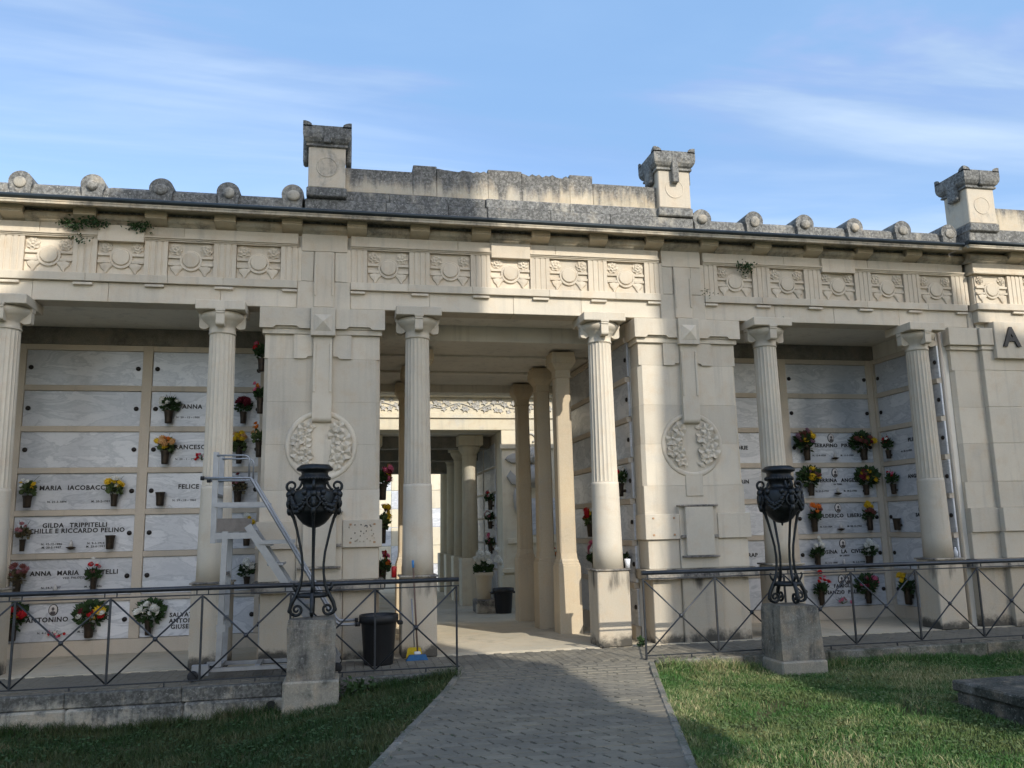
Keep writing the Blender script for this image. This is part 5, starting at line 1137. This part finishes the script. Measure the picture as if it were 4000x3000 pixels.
for (x, y, k, cols, n, sz, fol, kind, rz, txt) in [
    (8.928, 12.24, 2, ['red', 'white', 'darkred'], 7, .8, 0, 'rose', RZ, 'vase of red and white flowers on the right bay side wall, third row'),
    (8.928, 12.2, 3, ['pink', 'red'], 6, .85, 0, 'rose', RZ, 'vase of pink roses on the right bay side wall, fourth row'),
    (8.928, 12.2, 4, [], 0, 1, None, 'rose', RZ, 'empty bronze vase on the right bay side wall'),
    (8.928, 12.1, 6, ['yellow'], 4, 1.2, 0, 'mum', RZ, 'vase with three large yellow chrysanthemums on the right bay side wall'),
    (-1.002, 11.5, 0, ['red', 'darkred', 'pink'], 10, 1.0, 0, 'rose', RZ, 'tall red flowers beside the left pier edge, top row'),
    (-1.002, 11.45, 1, ['pink', 'orange'], 9, .9, 0, 'rose', RZ, 'pink and orange flowers beside the left pier edge, second row'),
    (-1.002, 11.45, 2, ['orange', 'peach'], 9, .9, 1, 'rose', RZ, 'orange flowers beside the left pier edge, third row'),
    (4.018, 11.55, 3, ['red', 'pink', 'red'], 9, 1.1, 0, 'rose', RZ, 'tall vase of red roses on the right passage wall, upper one'),
    (4.018, 11.55, 5, ['red', 'orange', 'pink'], 10, 1.05, 0, 'rose', RZ, 'vase of red and orange flowers on the right passage wall, lower one'),
    (4.018, 13.1, 4, ['yellow', 'red', 'red'], 12, 1.1, 1, 'mum', RZ, 'yellow and red flowers on the passage wall behind the right pillar'),
    (4.018, 12.9, 5, ['white', 'dusty', 'pink'], 13, 1.05, 0, 'mum', RZ, 'white and pink flowers on the passage wall behind the right column'),
    (.452, 11.55, 3, ['pink', 'pink', 'yellow', 'darkred'], 13, 1.15, 0, 'mum', -RZ, 'pink and yellow flowers peeking from the left passage wall, upper one'),
    (.452, 11.55, 4, ['yellow', 'yellow', 'rust'], 11, 1.1, 1, 'mum', -RZ, 'yellow green flowers peeking from the left passage wall, middle one'),
    (.452, 11.55, 5, ['red', 'orange', 'pink'], 13, 1.1, 0, 'rose', -RZ, 'red and pink flowers peeking from the left passage wall, lower one'),
]:
    bouquet(txt, (x, y, vz(k)), cols, n, sz, fol, kind, rz, True, 1.0, 'flower vases on the side walls')
for i, (y, z, cols, txt) in enumerate(((19.15, 1.98, ['white', 'dusty', 'red'], 'top bouquet on the far wall beyond the passage'), (19.2, 1.55, ['dusty', 'red', 'white'], 'middle bouquet on the far wall beyond the passage'), (19.22, .98, ['pink', 'white'], 'lowest bouquet on the far wall beyond the passage'))):
    bouquet('grey and red '+txt, (OX-.022, y, z), cols, 13, 1.1, 0, 'mum', RZ, True, 1.0, 'bouquets in the far portico')
# sprigs, lamps
def sprig(label, x, z, cols, y=NY-.004):
    o = thing('flower_sprig', label, 'flowers', (x, y, z), 'artificial sprigs on the slabs')
    m = MB()
    for q in range(7):
        a = R(random.uniform(10, 170)); l = random.uniform(.08, .17); m.tube([(x, y-.02, z), (x+.5*l*math.cos(a), y-.04, z+.3*l*math.sin(a)), (x+l*math.cos(a), y-.03, z+.7*l*math.sin(a))], .0035, 5)
    part('stems', m, 'leaf_pale', o)
    for q in range(9):
        a = R(random.uniform(0, 180)); l = random.uniform(.05, .16); k = bpy.data.objects.new('blossom', BL['rose', cols[q % len(cols)]]); COL.objects.link(k); k.parent = o; k.location = (l*math.cos(a), -.04, l*.6*math.sin(a)); k.rotation_euler = (1.2, random.uniform(-.5, .5), 0); k.scale = (.65,)*3
for a in (('small red sprig on the slab, left bay third row', -1.98, 2.62, ['red', 'pink']), ('red sprig on the slab, left bay bottom row', -3.78, .26, ['red', 'pink', 'white']), ('pale red sprig on the slab behind the right column, third row', 6.02, 2.60, ['dusty', 'pink']), ('pink sprig on the slab behind the railing, right bay bottom row', 7.98, .24, ['pink', 'dusty'])): sprig(*a)
def lamp(label, x, z):
    o = thing('grave_lamp', label, 'lamp', (x, NY-.06, z), 'small grave lamps on the slabs')
    m = MB(); m.lathe([(.0001, -.03), (.03, -.02), (.062, 0), (.062, .006), (.02, .012), (.0001, .012)], 16, (x, NY-.065, z)); part('holder', m, 'bronze', o)
    m = MB(); m.lathe([(.024, .013), (.028, .035), (.02, .07), (.006, .10), (.0001, .108)], 12, (x, NY-.065, z)); part('flame_glass', m, 'glass_lamp', o)
for k, x, t in ((4, -3.62, 'left bay fifth row'), (5, -3.78, 'left bay sixth row'), (2, 8.05, 'right bay third row'), (3, 8.05, 'right bay fourth row'), (4, 8.05, 'right bay fifth row'), (5, 8.05, 'right bay sixth row')): lamp('small flame shaped grave lamp on the slab, '+t, x, ROWS[k]-SH+.07)
# planter with white flowers at the far end
pt = thing('stone_planter', 'fluted stone planter with white flowers at the end of the passage', 'planter', (2.98, 17.45, -.15))
m = MB(); m.cbox(2.72, 3.3, 17.3, 17.85, -.15, .12, .02); part('base_block', m, 'stone_ledge', pt)
m = MB(); m.lathe([(.14, .12), (.15, .14), (.165, .50), (.18, .56), (.20, .60), (.20, .66), (.0001, .66)], 32, (2.92, 17.55, 0), True, 'z', lambda a: 1+.02*math.sin(12*a)); part('pot', m, 'stone_pillar', pt)
k = bpy.data.objects.new('foliage', FOL[3]); COL.objects.link(k); k.parent = pt; k.location = (-.06, .1, .74); k.scale = (1.1,)*3
for i in range(16):
    k = bpy.data.objects.new('blossom', BL['mum', 'white']); COL.objects.link(k); k.parent = pt; k.location = (-.06+random.uniform(-.2, .35), .0+random.uniform(-.1, .05), 1.03+random.uniform(-.08, .25)); k.rotation_euler = (.9, 0, random.random()); k.scale = (1.7,)*3
k = bouquet('single red and yellow bloom low behind the right pillars', (3.86, 15.25, .75), ['red', 'orange'], 5, 1.0, 0, 'rose', 0, True, 1.0, 'flower vases on the side walls')
bouquet('pink flowers low at the foot of the right passage wall', (4.018, 12.05, .12), ['pink', 'red'], 7, .9, 0, 'rose', RZ, True, 1.0, 'flower vases on the side walls')

# ------------------------------------------------------------------ weeds growing on the stonework
def weed(label, pts, n, size, mat='leaf', spread=.06):
    m = MB()
    for (x, y, z) in pts:
        for i in range(n):
            p = Vector((x+random.gauss(0, spread), y-abs(random.gauss(0, .03)), z+random.gauss(0, spread*.45))); d = Vector((random.gauss(0, .6), -random.random()*.6, random.gauss(-.1, .5))).normalized(); l = size*random.uniform(.6, 1.3); wv = d.orthogonal().normalized(); wv.rotate(Matrix.Rotation(random.uniform(0, 6.3), 3, d))
            m.add([tuple(p), tuple(p+d*l*.5+wv*l*.3), tuple(p+d*l), tuple(p+d*l*.5-wv*l*.3)], [(0, 1, 2, 3)])
    return tag(part('wall_weed', m, mat), label, 'plant', 'weeds rooted in the stonework')
weed('leftmost green ivy tuft hanging under the cornice at upper left', [(-3.45, 10.95, 5.50), (-3.38, 10.95, 5.46)], 50, .045)
weed('widest green ivy tuft hanging under the cornice at upper left', [(-3.22, 10.93, 5.50), (-3.14, 10.93, 5.51), (-3.06, 10.95, 5.49)], 50, .045)
weed('dark ivy tuft under the cornice right of the first tufts', [(-2.66, 10.95, 5.49), (-2.60, 10.95, 5.47), (-2.53, 10.93, 5.50)], 45, .045)
weed('small tuft on the frieze band at upper left', [(-3.33, 10.95, 5.30), (-3.28, 10.95, 5.27)], 22, .035)
weed('green tuft growing from the right frieze above a roundel', [(5.82, 10.95, 5.30), (5.78, 10.95, 5.32), (5.84, 10.97, 5.26)], 50, .04)
weed('tiny tuft on the frieze right of the right pier', [(5.17, 10.94, 4.90)], 22, .03); weed('small tuft on the architrave above the right column', [(6.33, 10.92, 4.50), (6.22, 10.92, 4.50)], 16, .035, 'leaf', .03)
weed('little green weed at the foot of the pier right of the opening', [(3.88, 10.80, .05), (3.86, 10.78, .09)], 40, .05, 'leaf', .025)
weed('leafy weed beside the left pedestal on the lawn', [(.16, 9.5, -.09), (.22, 9.5, -.08)], 70, .06, 'leaf', .09)

# ------------------------------------------------------------------ unseen blocks added behind the viewer, outlined to cast the courtyard shadow edges
def shade_block(name, poly, Yp, depth):
    pts = [(X-SUN.x/(-SUN.y)*Yp, Z-SUN.z/(-SUN.y)*Yp) for X, Z in poly]; k = SUN.x/(-SUN.y); n = len(pts)
    m = MB(); v = [(x, Yp, z) for x, z in pts]+[(x+k*depth, Yp-depth, z+SUN.z/(-SUN.y)*depth) for x, z in pts]
    m.add(v, [tuple(range(n))[::-1], tuple(range(n, 2*n))]+[(i, (i+1) % n, n+(i+1) % n, n+i) for i in range(n)]); o = part(name, m, 'stone'); o['kind'] = 'structure'; return o
shade_block('shadow_caster_left', [(-4, -12), (4.6, -12), (4.7, 3.5), (4.9, 3.76), (5.25, 3.86), (5.44, 4.04), (5.65, 4.45), (5.42, 4.69), (5.5, 5.1), (5.98, 5.83), (6.2, 6.41), (5.95, 6.9), (5.92, 8.2), (6.06, 10.8), (6.08, 14.9), (3.7, 17.2), (1.25, 13.35), (.2, 11.95), (-.6, 11.4), (-4, 10.9)], -13.0, 5.0)
shade_block('shadow_caster_right', [(7.78, -12), (16, -12), (16, 11.2), (14.0, 11.6), (13.4, 12.75), (8.60, 12.95), (8.45, 7.4), (8.3, 6.2), (8.3, 5.8), (7.92, 5.19), (7.78, 4.4)], -13.0, 5.0)
